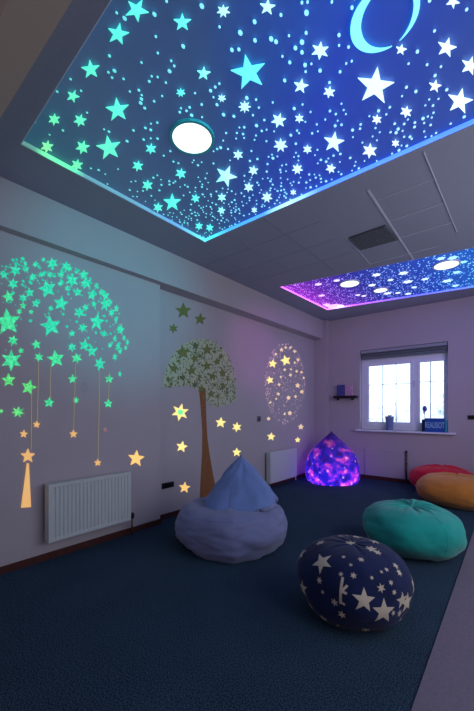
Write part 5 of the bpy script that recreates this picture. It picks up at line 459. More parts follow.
strand(5, [(S_G6A, MINT), (S_G6, MINT)], 'rightmost string under the dome, with two green stars')
def loose(pts, m, fn, label, t=.004, name='star_decal', group=None):
    return tag(decal(name, pts, m, fn, None, t), label, 'wall star', group)
loose(S_BIGGOLD, GOLD, near_p, 'big bright gold star on the wall at the right end of the long radiator', group='gold stars on the left wall')
loose(S_LOOSEGOLD, ORANGE, near_p, 'small gold star left of the strings, just above the tassel star', group='gold stars on the left wall')
loose(S_LOOSEGREEN, GREEN, near_p, 'wide green star with many points floating below the left of the dome')
loose(S_EDGEGREEN, GREEN, near_p, 'tiny green star at the left edge of the photo below the dome')
loose(S_FAINT, mat('faint_pink_sticker', (190, 150, 150), .7, emit=(190, 140, 130), es=.25), near_p, 'faint pinkish star between the longest string and the rightmost string')
sw = empty('swirl_ornament', (XN, SWIRL[0][0], SWIRL[0][1]), 'small grey dotted oval outline on the wall right of the fourth string', 'wall decal')
cy_ = (SWIRL[0][0]); cz_ = SWIRL[0][1]
gm = mat('pale_grey_dot', (150, 155, 165), .7)
bm = bmesh.new()
for rr, nn in ((.032, 14), (.018, 8)):
    for k in range(nn):
        a = 2*PI*k/nn; y, z = cy_+.85*rr*math.cos(a), cz_+1.25*rr*math.sin(a)
        prism(bm, [(y+.0035*math.cos(j*PI/3), z+.0035*math.sin(j*PI/3)) for j in range(6)], near_p, 0, .003)
obj('dots', bm, gm, sw)

# ------------------------------------------------------------------ decals on the far part of the left wall
OLIVE = mat('olive_sticker', (118, 126, 72), .7, vary=.15, vscale=60)
OLIVE_D = mat('grey_olive_sticker', (100, 110, 78), .7, vary=.25, vscale=60)
for pts, lb in ((S_O1, 'largest olive star above the tree decal'), (S_O2, 'middle-sized olive star right of the largest olive star, above the tree'), (S_O3, 'smallest olive star, lower left of the other two above the tree')):
    loose(pts, OLIVE, far_p, lb, group='olive stars above the tree')
for pts, lb, m in ((S_F1, 'cream star with a green centre at the left of the tree trunk', YELLOW), (S_F2, 'gold star left of the trunk, below the green-centred star', YELLOW),
                   (S_F3, 'lowest gold star left of the trunk, right of the black wall plate', GOLD), (S_F4, 'gold star right of the trunk, left of its equal under the canopy', YELLOW),
                   (S_F5, 'gold star right of the trunk, under the right edge of the canopy', YELLOW), (S_F6, 'gold star just above the peak of the blue beanbag', YELLOW),
                   (S_E1, 'gold star below the star globe, above the far radiator left side', YELLOW), (S_E2, 'small gold star below the right side of the star globe', YELLOW)):
    o = loose(pts, m, far_p, lb, group='gold stars on the left wall')
    if pts is S_F1:
        decal('green_centre', S_F1IN, glow('mint_centre_sticker', (110, 230, 150), .9), far_p, o, .007, .004).matrix_parent_inverse = Matrix()
tree = empty('tree_decal', (XF, 2.7, .1), 'tall tree decal with brown trunk and spotted pale canopy of olive stars', 'wall decal')
TRUNK[6] = (TRUNK[6][0], .053); TRUNK[5] = (TRUNK[5][0], .053)
TRUNK_C = [(y, max(z, .053)) for y, z in TRUNK]
decal('trunk', TRUNK_C, mat('brown_trunk_sticker', (140, 92, 56), .7, vary=.12, vscale=30), far_p, tree, .003)
decal('canopy', CANOPY, mat('pale_canopy_film', (182, 190, 164), .7, vary=.1, vscale=40), far_p, tree, .002)
for k, pts in enumerate(CANOPY_STARS): decal('star', pts, OLIVE_D if k in (1, 10, 11) else OLIVE, far_p, tree, .006, .002)
rnd = random.Random(3); bm = bmesh.new(); n = 0
ys = [p[0] for p in CANOPY]; zs_ = [p[1] for p in CANOPY]
while n < 620:
    y, z = rnd.uniform(min(ys), max(ys)), rnd.uniform(min(zs_), max(zs_))
    if not inside(y, z, CANOPY): continue
    n += 1; a = rnd.uniform(0, PI); L_, w = rnd.uniform(.010, .020), rnd.uniform(.004, .008)
    c, s = math.cos(a), math.sin(a)
    prism(bm, [(y+p*c-q*s, z+p*s+q*c) for p, q in ((-L_, 0), (0, -w), (L_, 0), (0, w))], far_p, .002, .004)
tag(obj('leaves', bm, OLIVE_D, tree), kind='stuff')

egg = empty('star_globe_decal', (XF, 4.25, 1.0), 'tall oval globe of sparkling cream dots and stars on the wall above the far radiator', 'wall decal')
PALE = glow('cream_glow_sticker', (250, 215, 170), .7)
for k, pts in enumerate(EGG_STARS): decal('star', pts, YELLOW if k < 3 else PALE, far_p, egg, .004)
SPK = mat('pale_pink_sparkle', (220, 190, 200), .6, emit=(225, 185, 190), es=.42, sample=False)
egg_sorted = sorted(EGG_DOTS, key=lambda p: -p[2]/(p[0]+1))
def hexa(y, z, r): return [(y+r*math.cos(j*PI/3), z+r*math.sin(j*PI/3)) for j in range(6)]
for y, z, r in egg_sorted[:100]: decal('sparkle', hexa(y, z, r), SPK, far_p, egg, .003)
bm = bmesh.new()
for y, z, r in egg_sorted[100:]: prism(bm, hexa(y, z, r*.9), far_p, .0006, .003)
tag(obj('small_sparkles', bm, SPK, egg), kind='stuff')

# wall fittings
t = empty('wall_socket', (XF, 2.335, .35), 'black wide wall socket low on the wall left of the tree trunk', 'socket')
obj('face_plate', box(XF, XF+.012, 2.256, 2.413, .318, .378, bev=.004), M['dark'], t)
bm = bmesh.new(); bx(bm, XF+.012, XF+.016, 2.275, 2.325, .332, .366, bev=.001); obj('insert', bm, mat('black_socket_insert', (12, 12, 14), .3), t)
bm = bmesh.new(); bx(bm, XF+.012, XF+.016, 2.345, 2.395, .332, .366, bev=.001); obj('insert', bm, bpy.data.materials['black_socket_insert'], t)
t = empty('wall_switch', (XF, 3.98, 1.0), 'small dark curled wall fitting left of the star globe', 'switch')
obj('face_plate', box(XF, XF+.008, 3.93, 4.02, .975, 1.055, bev=.003), mat('grey_plate', (120, 120, 130), .5), t)
bm = bmesh.new()
tube(bm, [(XF+.012, 3.975+.022*math.cos(a)*(1 if a < PI*1.4 else .7), 1.015+.03*math.sin(a)) for a in [k*PI/9 for k in range(5, 16)]], .006, 8); obj('curl', bm, M['dark'], t)
bm = bmesh.new(); tube(bm, [(XF+.012, 3.975, 1.0), (XF+.012, 4.0, 1.02), (XF+.012, 3.985, 1.04)], .005, 8); obj('toggle', bm, M['dark'], t)

# ------------------------------------------------------------------ radiators
def radiator(xw, y0, y1, z0, z1, label, flutes, valve_end):
    t = empty('radiator', (xw, (y0+y1)/2, z0), label, 'radiator', 'radiators on the left wall')
    xf, xb = xw+.100, xw+.035
    bm = bmesh.new()
    # fluted front sheet, with flat top and bottom margins
    prof = []
    n = flutes; m0 = .02
    prof.append((y0, 0))
    prof.append((y0+m0, 0))
    w = (y1-y0-2*m0)/n
    for k in range(n):
        a = y0+m0+k*w
        prof += [(a+.12*w, 0), (a+.30*w, 1), (a+.70*w, 1), (a+.88*w, 0)]
    prof += [(y1-m0, 0), (y1, 0)]
    dep = .008 if flutes > 8 else .002
    rows = []
    for z, s in ((z0, 0), (z0+.020, 0), (z0+.030, 1), (z1-.030, 1), (z1-.020, 0), (z1, 0)):
        rows.append([bm.verts.new((xf-dep*s*f_, y, z)) for y, f_ in prof])
    for A, B in zip(rows, rows[1:]):
        for k in range(len(prof)-1): bm.faces.new((A[k], A[k+1], B[k+1], B[k]))
    back = [[bm.verts.new((xf-.022, y, z)) for y, _ in prof] for z in (z0, z1)]
    for A, B in ((rows[0], back[0]), (rows[-1], back[1])):
        for k in range(len(prof)-1): bm.faces.new((A[k], A[k+1], B[k+1], B[k]))
    for k in range(len(prof)-1): bm.faces.new((back[0][k], back[0][k+1], back[1][k+1], back[1][k]))
    for idx in (0, -1):
        bm.faces.new([r[idx] for r in rows]+[back[1][idx], back[0][idx]])
    obj('front_panel', bm, M['radiator'], t)
    obj('rear_panel', box(xb, xb+.014, y0+.01, y1-.01, z0+.01, z1-.01, bev=.003), M['radiator'], t)
    bm = bmesh.new()
    k = y0+.02
    while k < y1-.03:
        bx(bm, xb+.012, xf-.020, k, k+.003, z0+.03, z1-.03); k += .02
    obj('convector_fins', bm, M['radiator'], t)
    for y in (y0, y1):
        s = .006
        obj('side_cover', box(xb-.005, xf+.001, y-s, y+s, z0-.002, z1+.004, bev=.003), M['radiator'], t)
    bm = bmesh.new(); bx(bm, xb, xf, y0, y1, z1+.0, z1+.006, bev=.002); obj('top_grille', bm, M['radiator'], t)
    for y in (y0+.1, y1-.1): obj('bracket', box(xw, xb+.006, y, y+.03, z0+.08, z1-.08), M['radiator'], t)
    if valve_end:
        yv = y1+.035; xv = xf-.03
        bm = bmesh.new(); tube(bm, [(xv, y1, z0+.03), (xv, yv, z0+.03)], .009, 10); tube(bm, [(xv, yv, z0+.045), (xv, yv, 0)], .008, 10); p = obj('valve_pipe', bm, M['copper'], t, smooth=True)
        bm = bmesh.new(); tube(bm, [(xv, yv, z0+.0), (xv, yv, z0+.03), (xv, yv, z0+.045), (xv, yv, z0+.052)], [.016, .022, .020, .012], 14); obj('valve_knob', bm, M['dark'], p, smooth=True)
    return t
radiator(XN, 1.075, 1.762, .157, .585, 'long low pale radiator with vertical flutes on the near left wall', 21, True)
r2 = radiator(XF, 4.125, 4.873, .075, .525, 'small pale flat-fronted radiator on the far left wall under the star globe', 5, False)
bm = bmesh.new(); tube(bm, [(XF+.05, 4.86, .08), (XF+.05, 4.92, .06), (XF+.05, 4.93, 0)], .009, 8); obj('valve_pipe', bm, M['white'], r2)

# ------------------------------------------------------------------ window
win = empty('window_1', ((WX0+WX1)/2, YB+.12, WZ0), None, None); win['kind'] = 'structure'
FY0, FY1 = YB+.10, YB+.16
def part(name, *a, m=None, p=win, bev=.003): return obj(name, box(*a, bev=bev), m or M['pvc'], p)
bm = bmesh.new()
holed(bm, [(WX0, WZ0), (WX1, WZ0), (WX1, WZ1), (WX0, WZ1)], [[(-2.035, .875), (-1.305, .875), (-1.305, 1.935), (-2.035, 1.935)], [(-1.245, .875), (-.872, .875), (-.872, 1.935), (-1.245, 1.935)]], lambda u, v, t: (u, FY0+t, v), 0, .06)
obj('window_frame', bm, M['pvc'], win)
PANE = bpy.data.materials.new('frosty_window_glass'); PANE.use_nodes = True
nt = PANE.node_tree; nt.nodes.clear()
o_ = nt.nodes.new('ShaderNodeOutputMaterial'); tr = nt.nodes.new('ShaderNodeBsdfTransparent'); gl = nt.nodes.new('ShaderNodeBsdfGlossy'); mx = nt.nodes.new('ShaderNodeMixShader')
tr.inputs[0].default_value = (.94, .97, 1, 1); gl.inputs['Roughness'].default_value = .05; mx.inputs[0].default_value = .06
nt.links.new(tr.outputs[0], mx.inputs[1]); nt.links.new(gl.outputs[0], mx.inputs[2]); nt.links.new(mx.outputs[0], o_.inputs[0])
BAR = mat('glazing_bar', (86, 100, 140), .5)
for x0, x1, xs, zc in ((-2.035, -1.305, (-1.765, -1.560), 1.56), (-1.245, -.872, (-1.07,), 1.575)):
    bm = bmesh.new(); i0, i1 = x0+.05, x1-.045
    if x0 > -1.5: i0, i1 = x0+.035, x1-.022
    holed(bm, [(x0, .875), (x1, .875), (x1, 1.935), (x0, 1.935)], [[(i0, .945), (i1, .945), (i1, 1.875), (i0, 1.875)]], lambda u, v, t: (u, FY0-.012+t, v), 0, .05)
    s_ = obj('sash', bm, M['pvc'], win)
    obj('pane', box(i0, i1, FY0+.01, FY0+.014, .945, 1.875), PANE, s_)
    bm = bmesh.new()
    for x in xs: bx(bm, x-.006, x+.006, FY0+.002, FY0+.009, .945, 1.875)
    bx(bm, i0, i1, FY0+.002, FY0+.009, zc-.005, zc+.005)
    obj('glazing_bars', bm, BAR, s_)
bm = bmesh.new(); bx(bm, -1.285, -1.262, FY0-.03, FY0-.012, 1.56, 1.60, bev=.004); bx(bm, -1.281, -1.266, FY0-.045, FY0-.03, 1.50, 1.59, bev=.004); obj('handle', bm, M['white'], win)
part('window_sill', WX0-.055, WX1+.10, YB-.075, FY0, .79, .815, bev=.006)
obj('sky_side_ledge', box(WX0, WX1, FY1, YB+.26, .79, .81), M['pvc'], win)

bl = empty('roller_blind', ((WX0+WX1)/2, YB+.05, 2.0), 'rolled-up grey roller blind at the top of the window', 'blind')
part('cassette', WX0+.01, WX1-.01, YB+.005, YB+.075, 2.085, 2.135, p=bl, m=mat('blind_cassette', (150, 158, 168), .5), bev=.008)
bm = bmesh.new(); tube(bm, [(WX0+.015, YB+.045, 2.055), (WX1-.015, YB+.045, 2.055)], .030, 16); obj('rolled_fabric', bm, mat('grey_blind_fabric', (92, 104, 108), .9, bump=.3), bl, smooth=False)
part('bottom_bar', WX0+.02, WX1-.02, YB+.03, YB+.045, 1.985, 2.03, p=bl, m=mat('blind_bar', (104, 116, 122), .8), bev=.004)

# outside the window
tag(obj('garden_ground', box(-14, 8, YB+.5, 30, -.3, -.2), mat('frosty_grass', (190, 200, 200), .9, vary=.15)), 'pale frosty ground outside the window', 'ground', kind='structure')
bm = bmesh.new(); rnd = random.Random(8)
for k in range(46):
    x, y, s = rnd.uniform(-12, 0), rnd.uniform(15, 18), rnd.uniform(.5, 1.1)
    bmesh.ops.create_icosphere(bm, subdivisions=3, radius=s, matrix=Matrix.Translation((x, y, rnd.uniform(-.1, 1.5))))
for v in bm.verts: v.co += noise.noise_vector(v.co*3.1)*.28
tag(obj('garden_hedge', bm, mat('pale_misty_leaves', (235, 238, 245), .9, vary=.06, vscale=5), smooth=True), 'pale misty hedge seen through the lower part of the window panes', 'hedge')

# things on the sill
def lathe(bm, prof, c, seg=28):
    rings = [[bm.verts.new((c[0]+r*math.cos(2*PI*k/seg), c[1]+r*math.sin(2*PI*k/seg), c[2]+z)) for k in range(seg)] for r, z in prof]
    for A, B in zip(rings, rings[1:]):
        for k in range(seg): bm.faces.new((A[k], A[(k+1) % seg], B[(k+1) % seg], B[k]))
    bm.faces.new(rings[0][::-1]); bm.faces.new(rings[-1])
SY = YB+.04; ST = .815
cup = empty('plant_pot', (-1.640, SY, ST), 'small blue-grey pot on the sill in front of the left window pane', 'pot')
bm = bmesh.new(); lathe(bm, [(.042, 0), (.046, .006), (.066, .215), (.066, .22), (.059, .22), (.055, .205)], (-1.640, SY, ST)); obj('pot_body', bm, mat('blue_grey_pot', (110, 130, 180), .5), cup, smooth=True)
bm = bmesh.new(); ring(bm, -1.640, SY, ST+.205, ST+.225, .060, .071, 28); obj('pot_rim', bm, mat('pot_rim', (140, 158, 200), .5), cup)
bm = bmesh.new()
for k in range(7):
    a = k*2*PI/7; tube(bm, [(-1.640, SY, ST+.20), (-1.640+.018*math.cos(a), SY+.018*math.sin(a), ST+.235), (-1.640+.04*math.cos(a), SY+.03*math.sin(a), ST+.245)], [.006, .009, .002], 6)
obj('sprouts', bm, mat('blue_grey_leaf', (120, 140, 160), .7), cup)
sign = empty('block_sign', (-1.0, YB-.01, ST), 'blue box with pale block letters on the right end of the window sill', 'sign')
SB = mat('blue_sign_paint', (34, 84, 170), .45, vary=.15, vscale=20)
obj('sign_body', box(-1.118, -.862, YB-.035, YB+.012, ST, ST+.205, bev=.006), SB, sign)
obj('end_block', box(-1.165, -1.121, YB-.02, YB+.03, ST, ST+.185, bev=.005), mat('navy_block', (14, 34, 78), .5), sign)
obj('teal_end', box(-.859, -.832, YB-.02, YB+.03, ST, ST+.18, bev=.005), mat('teal_block', (60, 160, 175), .45), sign)
def lettering(s, size, loc, rot, m, parent, depth=.002, sx=1):
    cu = bpy.data.curves.new('lettering', 'FONT'); cu.body = s; cu.size = size; cu.extrude = depth; cu.align_x = 'CENTER'; cu.align_y = 'CENTER'; cu.offset = .0015
    tmp = bpy.data.objects.new('lettering_source', cu); COL.objects.link(tmp)
    bpy.context.view_layer.update()
    me = bpy.data.meshes.new_from_object(tmp.evaluated_get(bpy.context.evaluated_depsgraph_get()))
    bpy.data.objects.remove(tmp)
    me.transform(Matrix.Translation(loc) @ rot @ Matrix.Diagonal((sx, 1, 1, 1)))
    me.materials.clear(); me.materials.append(m)
    o = bpy.data.objects.new('lettering', me); COL.objects.link(o); o.parent = parent
    o.matrix_parent_inverse = Matrix.Translation(-Vector(parent.location)); return o
lettering('REAUSIOT', .125, (-.990, YB-.0375, ST+.10), Matrix.Rotation(PI/2, 4, 'X'), mat('pale_blue_letters', (150, 200, 235), .5), sign, sx=.44)
orn = empty('sill_ornament', (-1.138, SY+.015, ST), 'small purple-blue knob on a thin stem behind the blue box on the sill', 'ornament')
bm = bmesh.new(); lathe(bm, [(.022, 0), (.022, .008), (.004, .014), (.004, .30)], (-1.138, SY+.015, ST), 14); obj('stem', bm, mat('ornament_stem', (120, 130, 170), .5), orn)
bm = bmesh.new(); bmesh.ops.create_uvsphere(bm, u_segments=20, v_segments=14, radius=.032, matrix=Matrix.Translation((-1.138, SY+.015, ST+.345)) @ Matrix.Diagonal((1, .7, 1.45, 1))); obj('knob', bm, mat('violet_knob', (92, 92, 170), .4), orn, smooth=True)
bm = bmesh.new(); tube(bm, [(-1.138, SY+.015, ST+.26), (-1.151, SY+.015, ST+.285), (-1.138, SY+.015, ST+.31)], [.004, .012, .004], 8); obj('leaf', bm, bpy.data.materials['violet_knob'], orn)

# shelf with two pictures
sh = empty('wall_shelf', (-2.35, YB, 1.33), 'short dark shelf on the back wall between the corner and the window', 'shelf')
obj('shelf_board', box(-2.535, -2.130, YB-.10, YB, 1.340, 1.385, bev=.004), mat('dark_shelf_wood', (34, 16, 36), .5), sh)
for x in (-2.48, -2.22): obj('bracket', box(x, x+.012, YB-.08, YB, 1.31, 1.341), M['dark'], sh)
def picture(x0, x1, z1, rgb, fr, label):
    t = empty('picture_card', ((x0+x1)/2, YB-.05, 1.385), label, 'picture', 'pictures on the wall shelf')
    obj('frame', box(x0, x1, YB-.065, YB-.048, 1.385, z1, bev=.003), mat('card_frame', fr, .6), t)
    obj('print', box(x0+.010, x1-.010, YB-.067, YB-.064, 1.397, z1-.012), mat('card_print', rgb, .6, vary=.45, vscale=28), t)
picture(-2.485, -2.345, 1.575, (70, 76, 150), (96, 88, 150), 'dark blue small picture on the shelf, left of the pair')
picture(-2.335, -2.202, 1.565, (190, 150, 190), (205, 165, 185), 'pale pinkish small picture on the shelf, right of the pair')

t = empty('wall_plate', (-.48, YB, 1.04), 'dark narrow plate on the back wall at the right edge of the photo', 'wall fitting')
obj('face_plate', box(-.583, -.36, YB-.018, YB, 1.012, 1.068, bev=.004), M['dark'], t)
obj('insert', box(-.56, -.38, YB-.021, YB-.017, 1.024, 1.056, bev=.002), bpy.data.materials['black_socket_insert'], t)
t = empty('wall_pipe', (-1.373, YB-.03, 0), 'thin dark upright pipe at the foot of the back wall, left of the red pouf', 'pipe')
bm = bmesh.new(); tube(bm, [(-1.373, YB-.035, 0), (-1.373, YB-.035, .49)], .013, 12); obj('pipe_run', bm, mat('dark_bronze_pipe', (84, 66, 64), .45), t, smooth=True)
bm = bmesh.new(); tube(bm, [(-1.373, YB-.035, .485), (-1.373, YB-.035, .51)], .016, 12); obj('end_cap', bm, M['dark'], t, smooth=True)
bm = bmesh.new(); bx(bm, -1.388, -1.358, YB-.04, YB, .30, .32); obj('clip', bm, M['dark'], t)
# low boxed panel on the back wall, left of the pipe
struct('trim_7', box(-2.02, -1.40, YB-.016, YB-.0, .065, .50, bev=.003), M['wall'])

# ------------------------------------------------------------------ beanbags
def fabric(name, rgb, vary=.08, rough=.85, bs=320, spec=.25, sheen=.25):
    return mat(name, rgb, rough, bump=.25, bscale=bs, vary=vary, vscale=9, spec=spec, sheen=sheen)
def pouf_bm(cx, cy, rx, ry, hgt, tilt=(0, 0), e=.8, folds=11, fold_amp=.012, dim=.03, seed=0, nu=128, nv=64, base=.30, lump=.018, rot=0, dimc=(0, 0), fmin=.25, elow=None):
    """soft squashed bag: flat underside, bulging side, puckered top"""
    bm = bmesh.new(); rows = []; cz = hgt*.5; hz = hgt*.5
    for j in range(1, nv):
        v = -PI/2+PI*j/nv; row = []
        for i in range(nu):
            u = 2*PI*i/nu
            cv, sv = math.cos(v), math.sin(v)
            rr = abs(cv)**(e if sv > 0 else (elow or e*.62)); zz = math.copysign(abs(sv)**.92, sv)
            x, y, z = rr*math.cos(u), rr*math.sin(u), zz
            top = max(0, sv)
            q = rr
            # pleats running out of the top pucker
            f_ = math.sin(folds*u+1.3*math.sin(2*u+seed)+seed)+.5*math.sin((folds*2+1)*u+seed*2)
            pl = fold_amp*f_*top*math.exp(-((q-fmin)/.28)**2)
            nz = noise.noise(Vector((x*1.8+seed, y*1.8, z*1.8)))*lump+noise.noise(Vector((x*4.5, y*4.5+seed, z*4.5)))*lump*.35
            side = math.exp(-((sv)/.5)**2)*.006*math.sin(5*u+seed*3+4*z)
            k = 1+nz/max(rx, ry)*1.0+side/rx
            zz2 = cz+hz*z*(1+nz/hz*.6)+pl-dim*math.exp(-(q/.30)**2)*(1 if sv > 0 else 0)
            px, py = rx*x*k, ry*y*k
            zz2 += tilt[0]*px*max(0, (zz2/hgt))+tilt[1]*py*max(0, (zz2/hgt))
            # flattened underside
            if zz2 < base*hgt*.35: zz2 = max(0.0, zz2-.02*(1-zz2/(base*hgt*.35)))
            c, s = math.cos(rot), math.sin(rot)
            row.append(bm.verts.new((cx+px*c-py*s, cy+px*s+py*c, max(zz2, 0.0))))
        rows.append(row)
    for A, B in zip(rows, rows[1:]):
        for k in range(nu): bm.faces.new((A[k], A[(k+1) % nu], B[(k+1) % nu], B[k]))
    bm.faces.new(rows[0][::-1])
    tp = rows[-1]; c = Vector((0, 0, 0))
    for v in tp: c += v.co
    cv = bm.verts.new(c/len(tp))
    for k in range(nu): bm.faces.new((tp[k], tp[(k+1) % nu], cv))
    return bm
def button(bm, c, r):
    bmesh.ops.create_uvsphere(bm, u_segments=16, v_segments=8, radius=r, matrix=Matrix.Translation(c) @ Matrix.Diagonal((1, 1, .4, 1)))

def simple_pouf(name, label, cx, cy, rx, ry, h, rgb, **k):
    t = empty(name, (cx, cy, 0), label, 'beanbag', 'plain round beanbags')
    fm = fabric(name+'_fabric_'+label.split()[0], rgb)
    bm = pouf_bm(cx, cy, rx, ry, h, **k)
    bvh = BVHTree.FromBMesh(bm)
    zt = bvh.ray_cast(Vector((cx, cy, 2)), Vector((0, 0, -1)))[0].z
    obj('cover', bm, fm, t, smooth=True)
    bm = bmesh.new(); button(bm, (cx, cy, zt+.002), .022); obj('button', bm, fm, t, smooth=True)
    # piped seams over the side
    bm = bmesh.new()
    for a0 in (k.get('seed', 0)+.4, k.get('seed', 0)+.4+PI*2/3, k.get('seed', 0)+.4+PI*4/3):
        P = []
        for j in range(30):
            el = math.radians(82-j*3.6); d = Vector((math.cos(a0)*math.cos(el), math.sin(a0)*math.cos(el), math.sin(el)))
            hit = bvh.ray_cast(Vector((cx, cy, h*.45))+d*1.5, -d)[0]
            if hit and hit.z > .02: P.append(hit)
        if len(P) > 3: tube(bm, P, .0022, 6)
    obj('seam', bm, fm, t, smooth=True)
    return t, bvh
simple_pouf('round_beanbag', 'teal round beanbag with puckered top, behind the starry pouf', -.700, 3.10, .378, .375, .38, (16, 158, 148), seed=1.0, folds=12, fold_amp=.010, dim=.035)
simple_pouf('round_beanbag', 'orange round beanbag by the back wall, in front of the red one', -.60, 4.90, .45, .36, .365, (205, 128, 58), seed=2.2, folds=9, fold_amp=.006, dim=.008)
simple_pouf('round_beanbag', 'red round beanbag against the back wall, half hidden behind the orange one', -.86, 5.49, .42, .245, .37, (210, 26, 60), seed=3.1, folds=10, fold_amp=.014, dim=.015)

# starry pouf
sp = empty('star_print_pouf', (-.750, 1.945, 0), 'navy round pouf printed with cream stars, nearest to the camera', 'beanbag')
NAVY = fabric('navy_star_fabric', (14, 30, 74), vary=.2, sheen=.1); CREAM = mat('cream_star_print', (204, 192, 172), .8, bump=.2, bscale=300, vary=.06)
bm = pouf_bm(-.750, 1.945, .306, .306, .385, seed=.4, folds=8, fold_amp=.003, dim=.004, lump=.010, e=.68)
bm.normal_update(); bvh = BVHTree.FromBMesh(bm); C0 = Vector((-.750, 1.945, .19))
def patch(bm, P, fnv, mi=1, off=.0012):
    """polygon laid onto the bag, cut into rings so that it follows the curve"""
    d = P.normalized(); a = Vector((0, 0, 1)).cross(d).normalized(); b2 = d.cross(a)
    hit, nrm, _, _ = bvh.ray_cast(C0+d*1.2, -d)
    if hit is None: return
    nrm = nrm if nrm.dot(d) > 0 else -nrm
    a = Vector((0, 0, 1)).cross(nrm)
    if a.length < .15: a = Vector((1, 0, 0))
    a.normalize(); b2 = nrm.cross(a).normalized()
    def on(u, v):
        h2, n2, _, _ = bvh.ray_cast(hit+a*u+b2*v+nrm*.2, -nrm)
        if h2 is None: return bm.verts.new(hit+a*u+b2*v)
        n2 = n2 if n2.dot(nrm) > 0 else -n2
        return bm.verts.new(h2+n2*off)
    R_ = [[on(u*s, v*s) for u, v in fnv] for s in (.25, .5, .75, 1)]
    c = on(0, 0); n = len(fnv)
    for k in range(n):
        f = bm.faces.new((c, R_[0][k], R_[0][(k+1) % n])); f.material_index = mi
    for A, B in zip(R_, R_[1:]):
        for k in range(n):
            f = bm.faces.new((A[k], B[k], B[(k+1) % n], A[(k+1) % n])); f.material_index = mi
rnd = random.Random(2)
def star2(r, n=5, rot=0, inner=.42):
    P = []
    for k in range(2*n):
        q = (r if k % 2 == 0 else r*inner); P.append((q*math.sin(rot+PI*k/n), q*math.cos(rot+PI*k/n)))
    Q = []
    for i in range(len(P)):
        p, q = P[i], P[(i+1) % len(P)]; Q += [p, ((p[0]+q[0])/2, (p[1]+q[1])/2)]
    return Q
for x, y, z, s in POUF_STARS:
    if s > 0: patch(bm, Vector((x, y, z)), star2(s*1.05, 5 if s > .035 else 6, rnd.uniform(-.3, .3)))
for k in range(26):  # the pattern goes on round the back
    a = rnd.uniform(-.6, 2.6); el = rnd.uniform(-.3, 1.1)
    patch(bm, Vector((math.cos(a)*math.cos(el), math.sin(a)*math.cos(el), math.sin(el)))*.3, star2(rnd.choice([.015, .022, .035, .055]), rnd.choice([5, 6]), rnd.uniform(-.3, .3)))
kx, ky, kz, _ = POUF_STARS[-1]
def seg_patch(u0, v0, u1, v1, w):
    L_ = math.hypot(u1-u0, v1-v0); dx, dy = (u1-u0)/L_, (v1-v0)/L_; out = []
    for t_ in (0, .25, .5, .75, 1): out.append((u0+(u1-u0)*t_-dy*w, v0+(v1-v0)*t_+dx*w))
    for t_ in (1, .75, .5, .25, 0): out.append((u0+(u1-u0)*t_+dy*w, v0+(v1-v0)*t_-dx*w))
    return out
K = Vector((kx, ky, kz))
def bar(u0, v0, u1, v1, w):
    mu, mv = (u0+u1)/2, (v0+v1)/2
    d = K.normalized(); a = Vector((0, 0, 1)).cross(d).normalized(); b2 = d.cross(a)
    patch(bm, K+a*mu+b2*mv, seg_patch(u0-mu, v0-mv, u1-mu, v1-mv, w), off=.0016)
bar(0, .065, 0, -.058, .007); bar(.002, -.002, .030, .034, .006); bar(.002, .002, .030, -.004, .006); bar(0, -.052, .022, -.060, .006)
obj('cover', bm, [NAVY, CREAM], sp, smooth=True, recalc=True)
bm = bmesh.new(); P = []
for j in range(97):
    a = 2*PI*j/96; d = Vector((math.cos(a)*.97, math.sin(a)*.97, -.42)).normalized(); h_ = bvh.ray_cast(C0+d*1.2, -d)[0]
    if h_: P.append(h_)
tube(bm, P, .0025, 6, cap=False); obj('piping', bm, NAVY, sp, smooth=True)

# blue beanbag: round seat with a pointed back cushion
BC = Vector((-1.956, 2.287, 0))
bb = empty('backrest_beanbag', BC, 'large slate-blue beanbag with a pointed backrest, in front of the tree decal', 'beanbag')
BLUE = fabric('slate_blue_cotton', (118, 126, 168), vary=.06)
bm = pouf_bm(BC.x, BC.y, .482, .482, .345, seed=1.7, folds=7, fold_amp=.010, dim=.01, lump=.032, e=.42, elow=.13, tilt=(0, 0))
bvh = BVHTree.FromBMesh(bm); obj('seat', bm, BLUE, bb, smooth=True)
vr = Vector((.7697, .6384, 0)); vf = Vector((-.6384, .7697, 0))     # across and away from the camera side
def cushion():
    bm = bmesh.new(); nv, nu = 40, 96; rows = []
    base_c = BC+vr*.075-vf*.035; apex = BC+vr*.08+vf*.02+Vector((0, 0, .735))
    for j in range(nv+1):
        s = j/nv                                         # 0 base, 1 apex
        c = base_c.lerp(apex, s); c.z = .315+(apex.z-.315)*s
        row = []
        for i in range(nu):
            a = 2*PI*i/nu
            # soft three-cornered outline: corners left, right, back
            tri = .97/(abs(math.cos(a))**2.7+abs(math.sin(a))**2.7)**(1/2.7)
            w = (1-s)**.80*.285*(1+.16*math.sin(PI*s)*.55)+.004
            if s < .08: w *= .96+.5*s
            r = w*tri
            n_ = noise.noise(Vector((math.cos(a)*1.5, math.sin(a)*1.5, s*3)))*.022*(1-s)+.004*math.sin(9*a+3*math.sin(5*s))*(1-s)**.5*min(1, 6*(1-s))+.03*noise.noise(Vector((math.cos(a)*3, math.sin(a)*3, s*5+4)))*(1-s)**.6
            r += n_
            p = c+vr*(math.cos(a)*r*1.14)+vf*(math.sin(a)*r*.82)
            # the hem droops at the left front corner
            p.z += (.035*math.cos(a)+.02*math.sin(a)+.012*math.sin(5*a))*(1-s)**2
            row.append(bm.verts.new(p))
        rows.append(row)
    for A, B in zip(rows, rows[1:]):
        for k in range(nu): bm.faces.new((A[k], A[(k+1) % nu], B[(k+1) % nu], B[k]))
    bm.faces.new(rows[0][::-1]); bm.faces.new(rows[-1])
    return bm, rows
bm, rows = cushion()
seam = [rows[j][int(96*.70)].co.copy() for j in range(1, 40)]
hem = [v.co.copy() for v in rows[1]]
